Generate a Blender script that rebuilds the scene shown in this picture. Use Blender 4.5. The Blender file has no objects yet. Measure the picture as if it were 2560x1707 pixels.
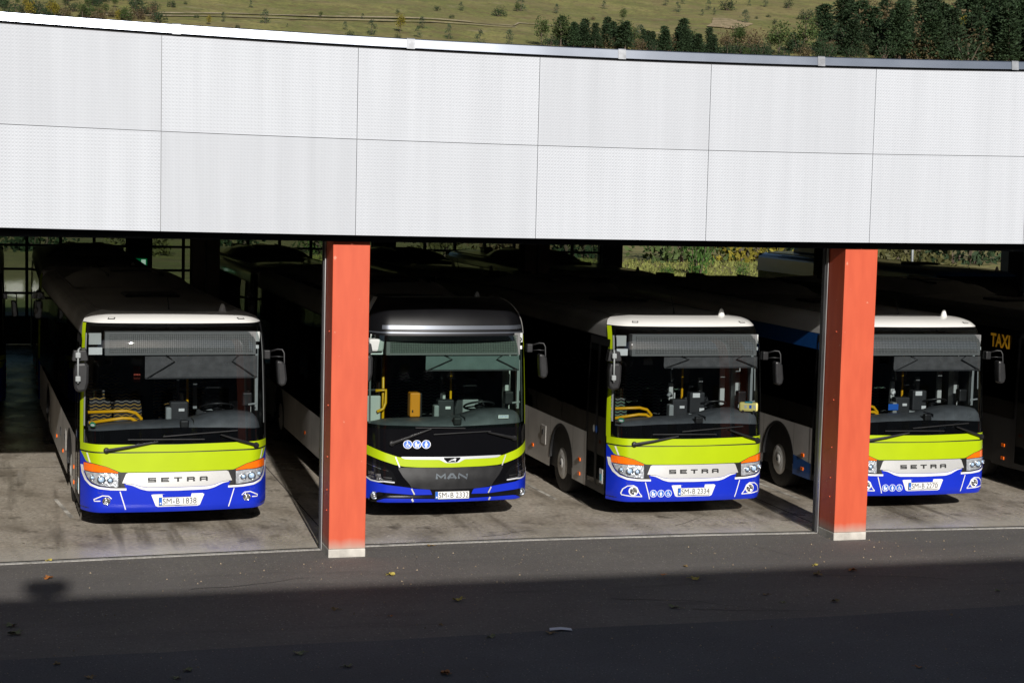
import bpy, bmesh, math, random
from mathutils import Vector, Matrix
random.seed(7)
R = math.radians
scn = bpy.context.scene
C = scn.collection

# ------------------------------------------------------------------ camera, sky, sun, exposure
CAM = Vector((0.0, -22.639, 5.056))
YAW, PITCH, ROLL, FPX = 0.2837, 0.0889, 0.0244, 4367.0
fw = Vector((math.sin(YAW)*math.cos(PITCH), math.cos(YAW)*math.cos(PITCH), -math.sin(PITCH)))
rt = Vector((math.cos(YAW), -math.sin(YAW), 0)); up = rt.cross(fw)
r2 = math.cos(ROLL)*rt + math.sin(ROLL)*up
u2 = -math.sin(ROLL)*rt + math.cos(ROLL)*up
cd = bpy.data.cameras.new('camera'); cam = bpy.data.objects.new('camera', cd); C.objects.link(cam)
cam.matrix_world = Matrix(((r2.x, u2.x, -fw.x, CAM.x), (r2.y, u2.y, -fw.y, CAM.y), (r2.z, u2.z, -fw.z, CAM.z), (0, 0, 0, 1)))
cd.sensor_width = 36.0; cd.sensor_fit = 'HORIZONTAL'; cd.lens = FPX/2560*36.0
cd.clip_start = 0.1; cd.clip_end = 4000
scn.camera = cam

SUNDIR = Vector((0.057, 1.0, -0.440)).normalized()          # the way the light travels
SUN_EL = math.asin(-SUNDIR.z)
w = bpy.data.worlds.new('World'); scn.world = w; w.use_nodes = True
nt = w.node_tree; nt.nodes.clear()
sky = nt.nodes.new('ShaderNodeTexSky'); sky.sky_type = 'NISHITA'; sky.sun_disc = False
sky.sun_elevation = SUN_EL; sky.sun_rotation = math.pi + 0.057
bg = nt.nodes.new('ShaderNodeBackground'); bg.inputs['Strength'].default_value = 0.05
wo = nt.nodes.new('ShaderNodeOutputWorld')
sky.dust_density = 1.2; sky.ozone_density = 2.0
nt.links.new(sky.outputs[0], bg.inputs[0]); nt.links.new(bg.outputs[0], wo.inputs[0])
sd = bpy.data.lights.new('sun', 'SUN'); sd.energy = 5.0; sd.angle = R(0.53); sd.color = (1.0, 0.965, 0.915)
so = bpy.data.objects.new('sun', sd); C.objects.link(so)
so.rotation_euler = SUNDIR.to_track_quat('-Z', 'Y').to_euler(); so.location = (-10, -60, 40)
vs = scn.view_settings
vs.view_transform = 'Standard'; vs.look = 'None'; vs.exposure = 0.0; vs.gamma = 1.0; vs.use_curve_mapping = False
scn.render.engine = 'CYCLES'
scn.cycles.max_bounces = 8; scn.cycles.diffuse_bounces = 4; scn.cycles.glossy_bounces = 4
scn.cycles.transparent_max_bounces = 24; scn.cycles.caustics_reflective = False; scn.cycles.caustics_refractive = False

# ------------------------------------------------------------------ materials
MATS = {}
def nodes(name):
    m = bpy.data.materials.new(name); m.use_nodes = True
    return m, m.node_tree, m.node_tree.nodes['Principled BSDF']
def mat(name, col, rough=0.5, metal=0.0, coat=0.0, var=0.0, scale=3.0, rvar=0.0, bump=0.0, bscale=40.0, spec=None, col2=None, det=4.0):
    """principled paint with optional noise in colour, gloss and relief (object space)"""
    if name in MATS: return MATS[name]
    m, t, p = nodes(name); N, L = t.nodes, t.links
    p.inputs['Base Color'].default_value = (*col, 1); p.inputs['Roughness'].default_value = rough
    p.inputs['Metallic'].default_value = metal
    if coat: p.inputs['Coat Weight'].default_value = coat; p.inputs['Coat Roughness'].default_value = 0.04
    if spec is not None: p.inputs['Specular IOR Level'].default_value = spec
    if var or rvar or bump or col2:
        tc = N.new('ShaderNodeTexCoord')
        nz = N.new('ShaderNodeTexNoise'); nz.inputs['Scale'].default_value = scale; nz.inputs['Detail'].default_value = det
        L.new(tc.outputs['Object'], nz.inputs['Vector'])
        if var or col2:
            cr = N.new('ShaderNodeValToRGB')
            a = tuple(max(0, c*(1-var)) for c in col); b = col2 if col2 else tuple(c*(1+var) for c in col)
            cr.color_ramp.elements[0].position = .32; cr.color_ramp.elements[1].position = .68
            cr.color_ramp.elements[0].color = (*a, 1); cr.color_ramp.elements[1].color = (*b, 1)
            L.new(nz.outputs['Fac'], cr.inputs[0]); L.new(cr.outputs[0], p.inputs['Base Color'])
        if rvar:
            mr = N.new('ShaderNodeMapRange'); mr.inputs[3].default_value = max(0, rough-rvar); mr.inputs[4].default_value = rough+rvar
            L.new(nz.outputs['Fac'], mr.inputs[0]); L.new(mr.outputs[0], p.inputs['Roughness'])
        if bump:
            nb = N.new('ShaderNodeTexNoise'); nb.inputs['Scale'].default_value = bscale; nb.inputs['Detail'].default_value = 5
            L.new(tc.outputs['Object'], nb.inputs['Vector'])
            bp = N.new('ShaderNodeBump'); bp.inputs['Strength'].default_value = bump; bp.inputs['Distance'].default_value = .02
            L.new(nb.outputs['Fac'], bp.inputs['Height']); L.new(bp.outputs[0], p.inputs['Normal'])
    MATS[name] = m; return m
def glass(name, tint, refl=1.0, rough=0.015, wob=0.0):
    """thin pane: tinted see-through plus mirror reflection that grows towards grazing angles"""
    if name in MATS: return MATS[name]
    m = bpy.data.materials.new(name); m.use_nodes = True; t = m.node_tree; N, L = t.nodes, t.links; N.clear()
    o = N.new('ShaderNodeOutputMaterial'); mx = N.new('ShaderNodeMixShader')
    tr = N.new('ShaderNodeBsdfTransparent'); tr.inputs[0].default_value = (*tint, 1)
    gl = N.new('ShaderNodeBsdfGlossy'); gl.inputs['Roughness'].default_value = rough
    lw = N.new('ShaderNodeLayerWeight'); lw.inputs['Blend'].default_value = 0.5
    pw = N.new('ShaderNodeMath'); pw.operation = 'POWER'; pw.inputs[1].default_value = 5
    ma = N.new('ShaderNodeMath'); ma.operation = 'MULTIPLY_ADD'; ma.inputs[1].default_value = .93; ma.inputs[2].default_value = .06*refl
    L.new(lw.outputs['Facing'], pw.inputs[0]); L.new(pw.outputs[0], ma.inputs[0]); L.new(ma.outputs[0], mx.inputs[0])
    if wob:
        tc = N.new('ShaderNodeTexCoord'); nz = N.new('ShaderNodeTexNoise'); nz.inputs['Scale'].default_value = 1.3
        bp = N.new('ShaderNodeBump'); bp.inputs['Strength'].default_value = wob; bp.inputs['Distance'].default_value = .05
        L.new(tc.outputs['Object'], nz.inputs['Vector']); L.new(nz.outputs['Fac'], bp.inputs['Height']); L.new(bp.outputs[0], gl.inputs['Normal'])
    L.new(tr.outputs[0], mx.inputs[1]); L.new(gl.outputs[0], mx.inputs[2]); L.new(mx.outputs[0], o.inputs[0])
    MATS[name] = m; return m

LIME = mat('lime_paint', (.385, .505, .004), .34, coat=.2, spec=.3, var=.04, scale=2)
BLUE = mat('blue_paint', (.006, .026, .48), .34, coat=.25, spec=.3, var=.06, scale=2)
BLUE2 = mat('azure_paint', (.015, .10, .36), .35, coat=.4, var=.06, scale=2)
WHITE = mat('white_paint', (.80, .79, .76), .35, coat=.4, var=.04, scale=1.2)
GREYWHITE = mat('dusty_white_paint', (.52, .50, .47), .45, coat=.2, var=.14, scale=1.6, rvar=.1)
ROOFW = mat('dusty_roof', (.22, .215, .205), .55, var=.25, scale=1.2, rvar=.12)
SILVER = mat('silver_paint', (.72, .72, .71), .33, metal=.45, var=.03, scale=3)
BLACK = mat('black_plastic', (.012, .012, .013), .45, rvar=.1, var=.2, scale=5)
GLOSSBLACK = mat('gloss_black', (.006, .006, .007), .10, coat=.6)
MANBLACK = mat('black_paint', (.004, .004, .005), .10, coat=.1, spec=.30, rvar=.03, scale=3)
DOME = mat('dome_black', (.005, .005, .006), .40, spec=.22, rvar=.08, scale=3)
RUBBER = mat('rubber', (.018, .017, .016), .8, var=.3, scale=12)
CHROME = mat('chrome', (.75, .75, .76), .12, metal=1.0)
DARKCHROME = mat('dark_chrome', (.22, .24, .27), .30, metal=.8)
BARMETAL = mat('bar_metal', (.10, .11, .13), .38, metal=.5)
SATIN2 = mat('letter_silver', (.13, .15, .17), .34, metal=.5)
SATIN = mat('satin_silver', (.62, .64, .66), .38, metal=.35)
HUB = mat('hub_white', (.66, .65, .62), .5, var=.08)
ORANGE = mat('orange_lens', (.95, .16, .005), .18, coat=.8, var=.06, scale=30)
YELLOW = mat('yellow_rail', (.86, .44, .004), .35, var=.05)
MIRRORM = mat('mirror_plastic', (.017, .017, .018), .42, rvar=.08, scale=6)
DASH = mat('dashboard', (.105, .112, .122), .55, var=.15, scale=8, bump=.05, bscale=200)
GREYTRIM = mat('grey_trim', (.30, .32, .32), .5, var=.08)
PALETRIM = mat('pale_trim', (.55, .56, .54), .5, var=.06)
DARKTRIM = mat('dark_trim', (.022, .023, .026), .6, var=.2)
INTERIOR = mat('interior_floor', (.05, .052, .06), .7, var=.2)
STICKBLUE = mat('sign_blue', (.02, .13, .56), .35)
STICKWHITE = mat('sign_white', (.82, .82, .82), .4)
PLATEW = mat('plate_white', (.78, .78, .76), .38, var=.03, scale=20)
PLATEB = mat('plate_blue', (.01, .12, .52), .4)
INK = mat('plate_ink', (.012, .012, .012), .5)
AMBER = mat('amber_letters', (.80, .42, .02), .5); _p = AMBER.node_tree.nodes['Principled BSDF']; _p.inputs['Emission Color'].default_value = (1, .5, .03, 1); _p.inputs['Emission Strength'].default_value = .08
GREEN = mat('green_sticker', (.02, .32, .15), .4)
GLASSF = glass('windshield_glass', (.66, .70, .71), 1.7, .012)
GLASSM = glass('greenish_glass', (.62, .72, .68), 1.3, .012)
GLASSS = glass('tinted_window', (.10, .11, .115), .8, .02, .05)
GLASSD = glass('door_glass', (.38, .42, .42), .9, .02, .03)
GLASSR = glass('rear_door_glass', (.60, .66, .61), .9, .03, .04)
LAMPGLASS = glass('lamp_glass', (.92, .93, .94), .8, .02)

def seat_fabric(name, base, c1, c2):
    m, t, p = nodes(name); N, L = t.nodes, t.links
    tc = N.new('ShaderNodeTexCoord'); sp = N.new('ShaderNodeSeparateXYZ'); L.new(tc.outputs['Object'], sp.inputs[0])
    def mth(op, a, b=None, c=None):
        n = N.new('ShaderNodeMath'); n.operation = op
        for i, v in enumerate((a, b, c)):
            if v is None: continue
            if isinstance(v, (int, float)): n.inputs[i].default_value = v
            else: L.new(v, n.inputs[i])
        return n.outputs[0]
    wv = mth('MULTIPLY', mth('SINE', mth('MULTIPLY', sp.outputs['X'], 52.0)), .010)
    zz = mth('MULTIPLY', mth('ADD', sp.outputs['Z'], wv), 19.0)
    fr = mth('FRACT', zz); line = mth('LESS_THAN', fr, .15)
    odd = mth('FRACT', mth('MULTIPLY', mth('FLOOR', zz), .3334)); od = mth('GREATER_THAN', odd, .5)
    m1 = N.new('ShaderNodeMix'); m1.data_type = 'RGBA'; m1.inputs[6].default_value = (*c1, 1); m1.inputs[7].default_value = (*c2, 1); L.new(od, m1.inputs[0])
    m2 = N.new('ShaderNodeMix'); m2.data_type = 'RGBA'; m2.inputs[6].default_value = (*base, 1); L.new(m1.outputs[2], m2.inputs[7]); L.new(line, m2.inputs[0])
    L.new(m2.outputs[2], p.inputs['Base Color']); p.inputs['Roughness'].default_value = .9
    return m
SEATY = seat_fabric('wavy_yellow_fabric', (.018, .018, .02), (.62, .36, .05), (.36, .34, .30))
SEATG = seat_fabric('wavy_green_fabric', (.016, .018, .018), (.25, .45, .28), (.42, .45, .42))

def matrix_mat(name, base, dot, n):
    """display panel of many small unlit dots"""
    m, t, p = nodes(name); N, L = t.nodes, t.links
    tc = N.new('ShaderNodeTexCoord')
    br = N.new('ShaderNodeTexBrick'); br.offset = 0; br.inputs['Scale'].default_value = n
    br.inputs['Brick Width'].default_value = 1; br.inputs['Row Height'].default_value = 1; br.inputs['Mortar Size'].default_value = .16
    br.inputs['Color1'].default_value = (*dot, 1); br.inputs['Color2'].default_value = (*[c*.8 for c in dot], 1); br.inputs['Mortar'].default_value = (*base, 1)
    mp = N.new('ShaderNodeMapping'); mp.inputs['Rotation'].default_value = (R(90), 0, 0)
    L.new(tc.outputs['Object'], mp.inputs[0]); L.new(mp.outputs[0], br.inputs['Vector'])
    L.new(br.outputs['Color'], p.inputs['Base Color']); p.inputs['Roughness'].default_value = .55
    return m
MATRIX = matrix_mat('display_matrix', (.035, .035, .035), (.26, .255, .25), 38)
MATRIXG = matrix_mat('display_matrix_dark', (.02, .025, .022), (.14, .16, .14), 38)
BLIND = mat('blind_fabric', (.085, .083, .086), .8, var=.22, scale=9, bump=.3, bscale=14)
BLINDG = mat('blind_fabric_green', (.11, .15, .145), .7, var=.1, scale=6)

# ------------------------------------------------------------------ mesh helpers
class MB:
    def __init__(s): s.v = []; s.f = []
    def add(s, vs, fs):
        o = len(s.v); s.v += [tuple(v) for v in vs]; s.f += [tuple(i+o for i in f) for f in fs]; return s
    def box(s, x0, x1, y0, y1, z0, z1):
        return s.add([(x0,y0,z0),(x1,y0,z0),(x1,y1,z0),(x0,y1,z0),(x0,y0,z1),(x1,y0,z1),(x1,y1,z1),(x0,y1,z1)],
                     [(3,2,1,0),(4,5,6,7),(0,1,5,4),(1,2,6,5),(2,3,7,6),(3,0,4,7)])
    def grid(s, g, flip=False):
        n, m = len(g), len(g[0]); vs = [p for row in g for p in row]; fs = []
        for i in range(n-1):
            for j in range(m-1):
                q = (i*m+j, i*m+j+1, (i+1)*m+j+1, (i+1)*m+j); fs.append(q[::-1] if flip else q)
        return s.add(vs, fs)
    def tube(s, pts, r, n=8, cap=True):
        pts = [Vector(p) for p in pts]; rings = []; rr = r if isinstance(r, (list, tuple)) else [r]*len(pts)
        t0 = (pts[1]-pts[0]).normalized(); a = Vector((0,0,1)) if abs(t0.z) < .9 else Vector((1,0,0))
        u = t0.cross(a).normalized()
        for i, p in enumerate(pts):
            t = (pts[min(i+1, len(pts)-1)]-pts[max(i-1, 0)]).normalized()
            u = (u - t*u.dot(t)).normalized(); b = t.cross(u)
            rings.append([p + (u*math.cos(k*2*math.pi/n) + b*math.sin(k*2*math.pi/n))*rr[i] for k in range(n)])
        o = len(s.v); vs = [q for rg in rings for q in rg]; fs = []
        for i in range(len(rings)-1):
            for k in range(n): fs.append((i*n+k, i*n+(k+1) % n, (i+1)*n+(k+1) % n, (i+1)*n+k))
        if cap: fs.append(tuple(range(n))[::-1]); fs.append(tuple((len(rings)-1)*n+k for k in range(n)))
        return s.add(vs, fs)
    def lathe(s, prof, c, axis='x', n=32):
        """prof: list of (radius, offset along axis)"""
        rings = []
        for r, h in prof:
            ring = []
            for k in range(n):
                a = k*2*math.pi/n; d = (r*math.cos(a), r*math.sin(a))
                q = {'x': (h, d[0], d[1]), 'y': (d[0], h, d[1]), 'z': (d[0], d[1], h)}[axis]
                ring.append((c[0]+q[0], c[1]+q[1], c[2]+q[2]))
            rings.append(ring)
        fs = []
        for i in range(len(rings)-1):
            for k in range(n): fs.append((i*n+k, i*n+(k+1) % n, (i+1)*n+(k+1) % n, (i+1)*n+k))
        fs.append(tuple(range(n))[::-1]); fs.append(tuple((len(rings)-1)*n+k for k in range(n)))
        return s.add([q for rg in rings for q in rg], fs)
    def prism(s, poly, y0, y1):
        """polygon in x,z pushed from y0 to y1"""
        n = len(poly); vs = [(x, y0, z) for x, z in poly] + [(x, y1, z) for x, z in poly]
        fs = [tuple(range(n)), tuple(range(2*n-1, n-1, -1))] + [(i, n+i, n+(i+1) % n, (i+1) % n) for i in range(n)]
        return s.add(vs, fs)
    def mesh(s, name, m, smooth=False):
        me = bpy.data.meshes.new(name); me.from_pydata(s.v, [], s.f)
        if m: me.materials.append(m)
        if smooth:
            bm = bmesh.new(); bm.from_mesh(me); bmesh.ops.recalc_face_normals(bm, faces=bm.faces); bm.to_mesh(me); bm.free()
            for p in me.polygons: p.use_smooth = True
        me.update(); return me
    def build(s, name, m, parent=None, smooth=False, bevel=0, label=None):
        ob = bpy.data.objects.new(name, s.mesh(name, m, smooth)); C.objects.link(ob)
        if parent: ob.parent = parent
        if bevel:
            b = ob.modifiers.new('bevel', 'BEVEL'); b.width = bevel; b.segments = 2; b.limit_method = 'ANGLE'; b.angle_limit = R(40)
        if label: ob['label'] = label
        return ob
def empty(name, loc=(0,0,0), rz=0, parent=None):
    o = bpy.data.objects.new(name, None); C.objects.link(o); o.location = loc; o.rotation_euler = (0, 0, rz); o.empty_display_size = .2
    if parent: o.parent = parent
    return o
def tag(o, label, cat, group=None):
    o['label'] = label; o['category'] = cat
    if group: o['group'] = group
    return o
def structure(o): o['kind'] = 'structure'; return o
def cv(f): return f if callable(f) else (lambda x: f)
def lin(pts):
    """piecewise linear function through points"""
    def f(x):
        if x <= pts[0][0]: return pts[0][1]
        for (a, b), (c, d) in zip(pts, pts[1:]):
            if x <= c: return b + (d-b)*(x-a)/(c-a) if c > a else d
        return pts[-1][1]
    return f
def smooth_fn(pts):
    """C1 curve through points (monotone-ish hermite)"""
    n = len(pts); dl = [(pts[i+1][1]-pts[i][1])/(pts[i+1][0]-pts[i][0]) for i in range(n-1)]
    m = [dl[0]] + [0 if dl[i-1]*dl[i] <= 0 else 2*dl[i-1]*dl[i]/(dl[i-1]+dl[i]) for i in range(1, n-1)] + [dl[-1]]
    def f(x):
        if x <= pts[0][0]: return pts[0][1]
        if x >= pts[-1][0]: return pts[-1][1]
        for i in range(n-1):
            if x <= pts[i+1][0]:
                h = pts[i+1][0]-pts[i][0]; t = (x-pts[i][0])/h
                return ((2*t**3-3*t*t+1)*pts[i][1] + (t**3-2*t*t+t)*h*m[i] + (-2*t**3+3*t*t)*pts[i+1][1] + (t**3-t*t)*h*m[i+1])
    return f
GLYPH = {}
def glyphs(s):
    """outline of a word in the built-in font as triangles, height about 0.7"""
    if s in GLYPH: return GLYPH[s]
    cu = bpy.data.curves.new('word', 'FONT'); cu.body = s; cu.resolution_u = 4
    cu.offset = .028 if s == 'TAXI' else .0
    ob = bpy.data.objects.new('word', cu); C.objects.link(ob)
    dg = bpy.context.evaluated_depsgraph_get(); me = bpy.data.meshes.new_from_object(ob.evaluated_get(dg))
    vs = [(v.co.x, v.co.y) for v in me.vertices]; fs = [tuple(p.vertices) for p in me.polygons]
    bpy.data.objects.remove(ob); bpy.data.curves.remove(cu); bpy.data.meshes.remove(me)
    x0 = min(v[0] for v in vs); x1 = max(v[0] for v in vs); y0 = min(v[1] for v in vs); y1 = max(v[1] for v in vs)
    GLYPH[s] = ([((x-x0)/(x1-x0), (y-y0)/(y1-y0)) for x, y in vs], fs); return GLYPH[s]
for q in ('SM', 'B 1838', 'B 2332', 'B 2334', 'B 2270', 'B 1741', 'TAXI', 'JUSTIN'): glyphs(q)

# ------------------------------------------------------------------ bus front as a curved surface
class Front:
    def __init__(s, prof, hw, bow=.12, corner=.30, c0=.78, zmap=None):
        s.zmap = lin(zmap) if zmap else (lambda z: z)
        s.prof = smooth_fn(prof); s.hw = smooth_fn(hw); s.bow = bow; s.corner = corner; s.c0 = c0
    def raw(s, x, z):
        t = min(1.0, abs(x)/1.275); k = max(0.0, (t-s.c0)/(1-s.c0))
        return Vector((x*s.hw(z)/1.275, s.prof(z) + s.bow*t*t + s.corner*k**2.5, s.zmap(z)))
    def pt(s, x, z, off=0.0):
        p = s.raw(x, z)
        if off:
            e = .004; a = s.raw(max(-1.275, x-e), z); b = s.raw(min(1.275, x+e), z); c = s.raw(x, z-e); d = s.raw(x, z+e)
            n = (b-a).cross(d-c)
            if n.length > 1e-9: p = p + n.normalized()*off
        return p
    def patch(s, x0, x1, zl, zu, off=0.0, nx=None, nz=None, mb=None):
        zl, zu = cv(zl), cv(zu); mb = mb or MB(); nx = nx or max(2, int(abs(x1-x0)/.04)+1)
        xs = [x0+(x1-x0)*i/nx for i in range(nx+1)]
        hmax = max(abs(zu(x)-zl(x)) for x in xs); nz = nz or max(1, int(hmax/.05))
        return mb.grid([[s.pt(x, zl(x)+(zu(x)-zl(x))*j/nz, off) for x in xs] for j in range(nz+1)])
    def strip(s, pts, wd, off, mb=None, sub=4):
        mb = mb or MB(); P = []
        for (a, b), (c, d) in zip(pts, pts[1:]): P += [(a+(c-a)*k/sub, b+(d-b)*k/sub) for k in range(sub)]
        P.append(pts[-1]); A = []; B = []
        for i, p in enumerate(P):
            q0, q1 = P[max(i-1, 0)], P[min(i+1, len(P)-1)]; tx, tz = q1[0]-q0[0], q1[1]-q0[1]; l = math.hypot(tx, tz) or 1
            nx_, nz_ = -tz/l*wd/2, tx/l*wd/2
            A.append(s.pt(p[0]-nx_, p[1]-nz_, off)); B.append(s.pt(p[0]+nx_, p[1]+nz_, off))
        return mb.grid([A, B])
    def shape(s, poly, off, mb=None):
        mb = mb or MB(); return mb.add([s.pt(x, z, off) for x, z in poly], [tuple(range(len(poly)))])
    def disc(s, x, z, r, off, n=20, mb=None, a0=0, sx=1.0):
        return s.shape([(x+sx*r*math.cos(a0+k*2*math.pi/n), z+r*math.sin(a0+k*2*math.pi/n)) for k in range(n)], off, mb)
    def ring(s, x, z, r0, r1, off, n=22, mb=None, a0=0, a1=2*math.pi):
        g = [[s.pt(x+r*math.cos(a0+(a1-a0)*k/n), z+r*math.sin(a0+(a1-a0)*k/n), off) for k in range(n+1)] for r in (r0, r1)]
        return (mb or MB()).grid(g)
    def tube(s, pts, r, off, n=6):
        P = []
        for (a, b), (c, d) in zip(pts, pts[1:]): P += [(a+(c-a)*k/4, b+(d-b)*k/4) for k in range(4)]
        P.append(pts[-1]); return MB().tube([s.pt(x, z, off) for x, z in P], r, n)
    def word(s, txt, x0, x1, z0, z1, off):
        vs, fs = glyphs(txt); return MB().add([s.pt(x0+(x1-x0)*u, z0+(z1-z0)*v, off) for u, v in vs], fs)

def islands(vs, fs):
    par = list(range(len(vs)))
    def find(a):
        while par[a] != a: par[a] = par[par[a]]; a = par[a]
        return a
    for f in fs:
        for a in f[1:]: par[find(a)] = find(f[0])
    grp = {}
    for f in fs: grp.setdefault(find(f[0]), []).append(f)
    out = []
    for g in grp.values():
        ids = sorted({i for f in g for i in f}); mp = {i: k for k, i in enumerate(ids)}
        out.append(([vs[i] for i in ids], [tuple(mp[i] for i in f) for f in g]))
    return out
def write(txt, place, name, m, parent):
    vs, fs = glyphs(txt)
    for v, f in islands(vs, fs): MB().add([place(a, b) for a, b in v], f).build(name, m, parent)
def arc_poly(cx, cz, r, a0, a1, n=8): return [(cx+r*math.cos(R(a0+(a1-a0)*k/n)), cz+r*math.sin(R(a0+(a1-a0)*k/n))) for k in range(n+1)]
def pictogram(F, t, x, z, r, off, kind):
    g = F.disc(x, z, r, off, 22).build('pictogram', STICKBLUE, t)
    F.ring(x, z, r*.93, r*1.06, off+.0015).build('rim', STICKWHITE, g)
    mb = MB(); o = off+.003; k = r/.055
    if kind == 'person':
        F.disc(x, z+.031*k, .009*k, o, 10, mb)
        F.shape([(x-.013*k, z+.018*k), (x-.024*k, z-.012*k), (x-.018*k, z-.013*k), (x-.010*k, z+.004*k), (x-.012*k, z-.042*k), (x-.003*k, z-.042*k), (x, z-.012*k), (x+.003*k, z-.042*k), (x+.012*k, z-.042*k), (x+.010*k, z+.004*k), (x+.018*k, z-.013*k), (x+.024*k, z-.012*k), (x+.013*k, z+.018*k)], o, mb)
    elif kind == 'pram':
        F.shape([(x-.030*k, z+.004*k)] + arc_poly(x, z+.004*k, .030*k, 180, 360)[1:], o, mb)
        F.shape([(x-.002*k, z+.008*k)] + arc_poly(x-.002*k, z+.008*k, .028*k, 90, 180), o, mb)
        F.strip([(x+.026*k, z+.004*k), (x+.040*k, z+.020*k)], .006*k, o, mb, 1)
        for q in (-.014, .016): F.ring(x+q*k, z-.032*k, .004*k, .010*k, o, 10, mb)
    else:
        F.disc(x-.006*k, z+.036*k, .008*k, o, 10, mb)
        F.strip([(x-.006*k, z+.024*k), (x-.003*k, z-.004*k), (x+.018*k, z-.004*k), (x+.030*k, z-.032*k)], .009*k, o, mb, 1)
        F.strip([(x-.005*k, z+.012*k), (x+.016*k, z+.010*k)], .006*k, o, mb, 1)
        F.ring(x-.002*k, z-.012*k, .017*k, .023*k, o, 14, mb, R(100), R(380))
    mb.build('symbol', STICKWHITE, g)
    return g
def license_plate(F, t, word, z=.45, x=0.0, surround=True):
    if surround:
        sx = [(-.36, z+.095), (-.335, z+.10), (.335, z+.10), (.36, z+.085), (.30, z-.065), (.27, z-.078), (-.27, z-.078), (-.30, z-.065)]
        F.shape([(x+a, b) for a, b in sx][::-1], .010).build('plate_surround', WHITE, t)
    y = F.pt(x, z).y - .016
    pl = MB().box(x-.262, x+.262, y-.008, y, z-.058, z+.058).build('license_plate', PLATEW, t, bevel=.006)
    def flat(mb, n, m): return mb.build(n, m, pl)
    yy = y-.0095
    flat(MB().add([(x-.260, yy, z-.054), (x-.217, yy, z-.054), (x-.217, yy, z+.054), (x-.260, yy, z+.054)], [(0,1,2,3)]), 'country_band', PLATEB)
    flat(MB().add([(x-.238+.012*math.cos(a*.628), yy-.001, z-.028+.012*math.sin(a*.628)) for a in range(10)], [tuple(range(10))]), 'country_mark', PLATEW)
    fr = MB()
    for a, b, c, d in ((-.262,.262,.054,.058), (-.262,.262,-.058,-.054), (-.262,-.258,-.058,.058), (.258,.262,-.058,.058)):
        fr.add([(x+a, yy-.0005, z+c), (x+b, yy-.0005, z+c), (x+b, yy-.0005, z+d), (x+a, yy-.0005, z+d)], [(0,1,2,3)])
    flat(fr, 'border', INK)
    for wd, a, b in (('SM', -.208, -.088), (word, -.026, .250)):
        write(wd, lambda u, v: (x+a+(b-a)*u, yy-.001, z-.040+.082*v), 'plate_character', INK, pl)
    flat(MB().add([(x-.058+.016*math.cos(a*.524), yy-.001, z-.012+.016*math.sin(a*.524)) for a in range(12)], [tuple(range(12))]), 'seal', mat('seal_grey', (.30, .31, .34), .4))
    return pl
def wheel(t, x, y, sgn, hubmat):
    wh = empty('wheel', (x, y, .48), parent=t)
    MB().lathe([(.30, .13), (.40, .14), (.465, .125), (.48, .08), (.48, -.10), (.46, -.14), (.30, -.14)], (0,0,0), 'x', 40).build('tyre', RUBBER, wh, True)
    MB().lathe([(.02, sgn*.172), (.07, sgn*.172), (.10, sgn*.150), (.17, sgn*.163), (.25, sgn*.150), (.295, sgn*.115), (.30, sgn*.06)], (0,0,0), 'x', 40).build('hub_cap', hubmat, wh, True)
    mb = MB()
    mb.lathe([(.028, sgn*.172), (.028, sgn*.186)], (0,0,0), 'x', 12)
    mb.build('hub_bolt', BLACK, wh)
    wh.rotation_euler = (R(random.uniform(0, 360)), 0, 0)
    return wh
def side_patch(F, t, name, sgn, y0, y1, zl, zu, off, m, ny=None, nz=None, parent=None):
    """piece of the bus flank; y0 None = start at the curved front edge"""
    zl, zu = cv(zl), cv(zu); ys0 = y0 if y0 is not None else .45
    ny = ny or max(1, int((y1-ys0)/.10)); ys = [ys0+(y1-ys0)*i/ny for i in range(ny+1)]
    nz = nz or 4; g = []
    for j in range(nz+1):
        row = []
        for i, y in enumerate(ys):
            z = zl(y)+(zu(y)-zl(y))*j/nz; yy = y
            if y0 is None and i == 0: yy = F.raw(1.275, z).y
            row.append((sgn*(F.hw(z)+off), yy, z))
        g.append(row)
    return MB().grid(g, sgn < 0).build(name, m, parent or t, smooth=False)
def mirror_right(t, x0=1.27, dy=.40, z=2.52, m=BLACK):
    g = empty('mirror', (0, 0, 0), parent=t)
    MB().box(x0-.05, x0+.04, dy-.10, dy+.02, z-.09, z+.04).build('bracket', m, g, bevel=.015)
    MB().tube([(x0+.03, dy-.06, z+.02), (x0+.14, dy-.10, z+.055), (x0+.20, dy-.12, z+.05), (x0+.225, dy-.13, z+.0), (x0+.225, dy-.15, z-.14), (x0+.22, dy-.15, z-.28)], .013, 8).build('arm', m, g, True)
    MB().tube([(x0+.03, dy-.06, z-.06), (x0+.12, dy-.10, z-.05), (x0+.222, dy-.14, z-.055)], .009, 6).build('stay', m, g, True)
    mb = MB().prism([(x0+.11, z-.10), (x0+.19, z-.11), (x0+.235, z-.16), (x0+.26, z-.38), (x0+.24, z-.46), (x0+.17, z-.48), (x0+.135, z-.44), (x0+.12, z-.3)], dy-.22, dy-.06)
    mb.build('housing', MIRRORM, g, bevel=.03)
    MB().box(x0+.135, x0+.235, dy-.058, dy-.052, z-.42, z-.14).build('mirror_glass', CHROME, g)
    return g
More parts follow.
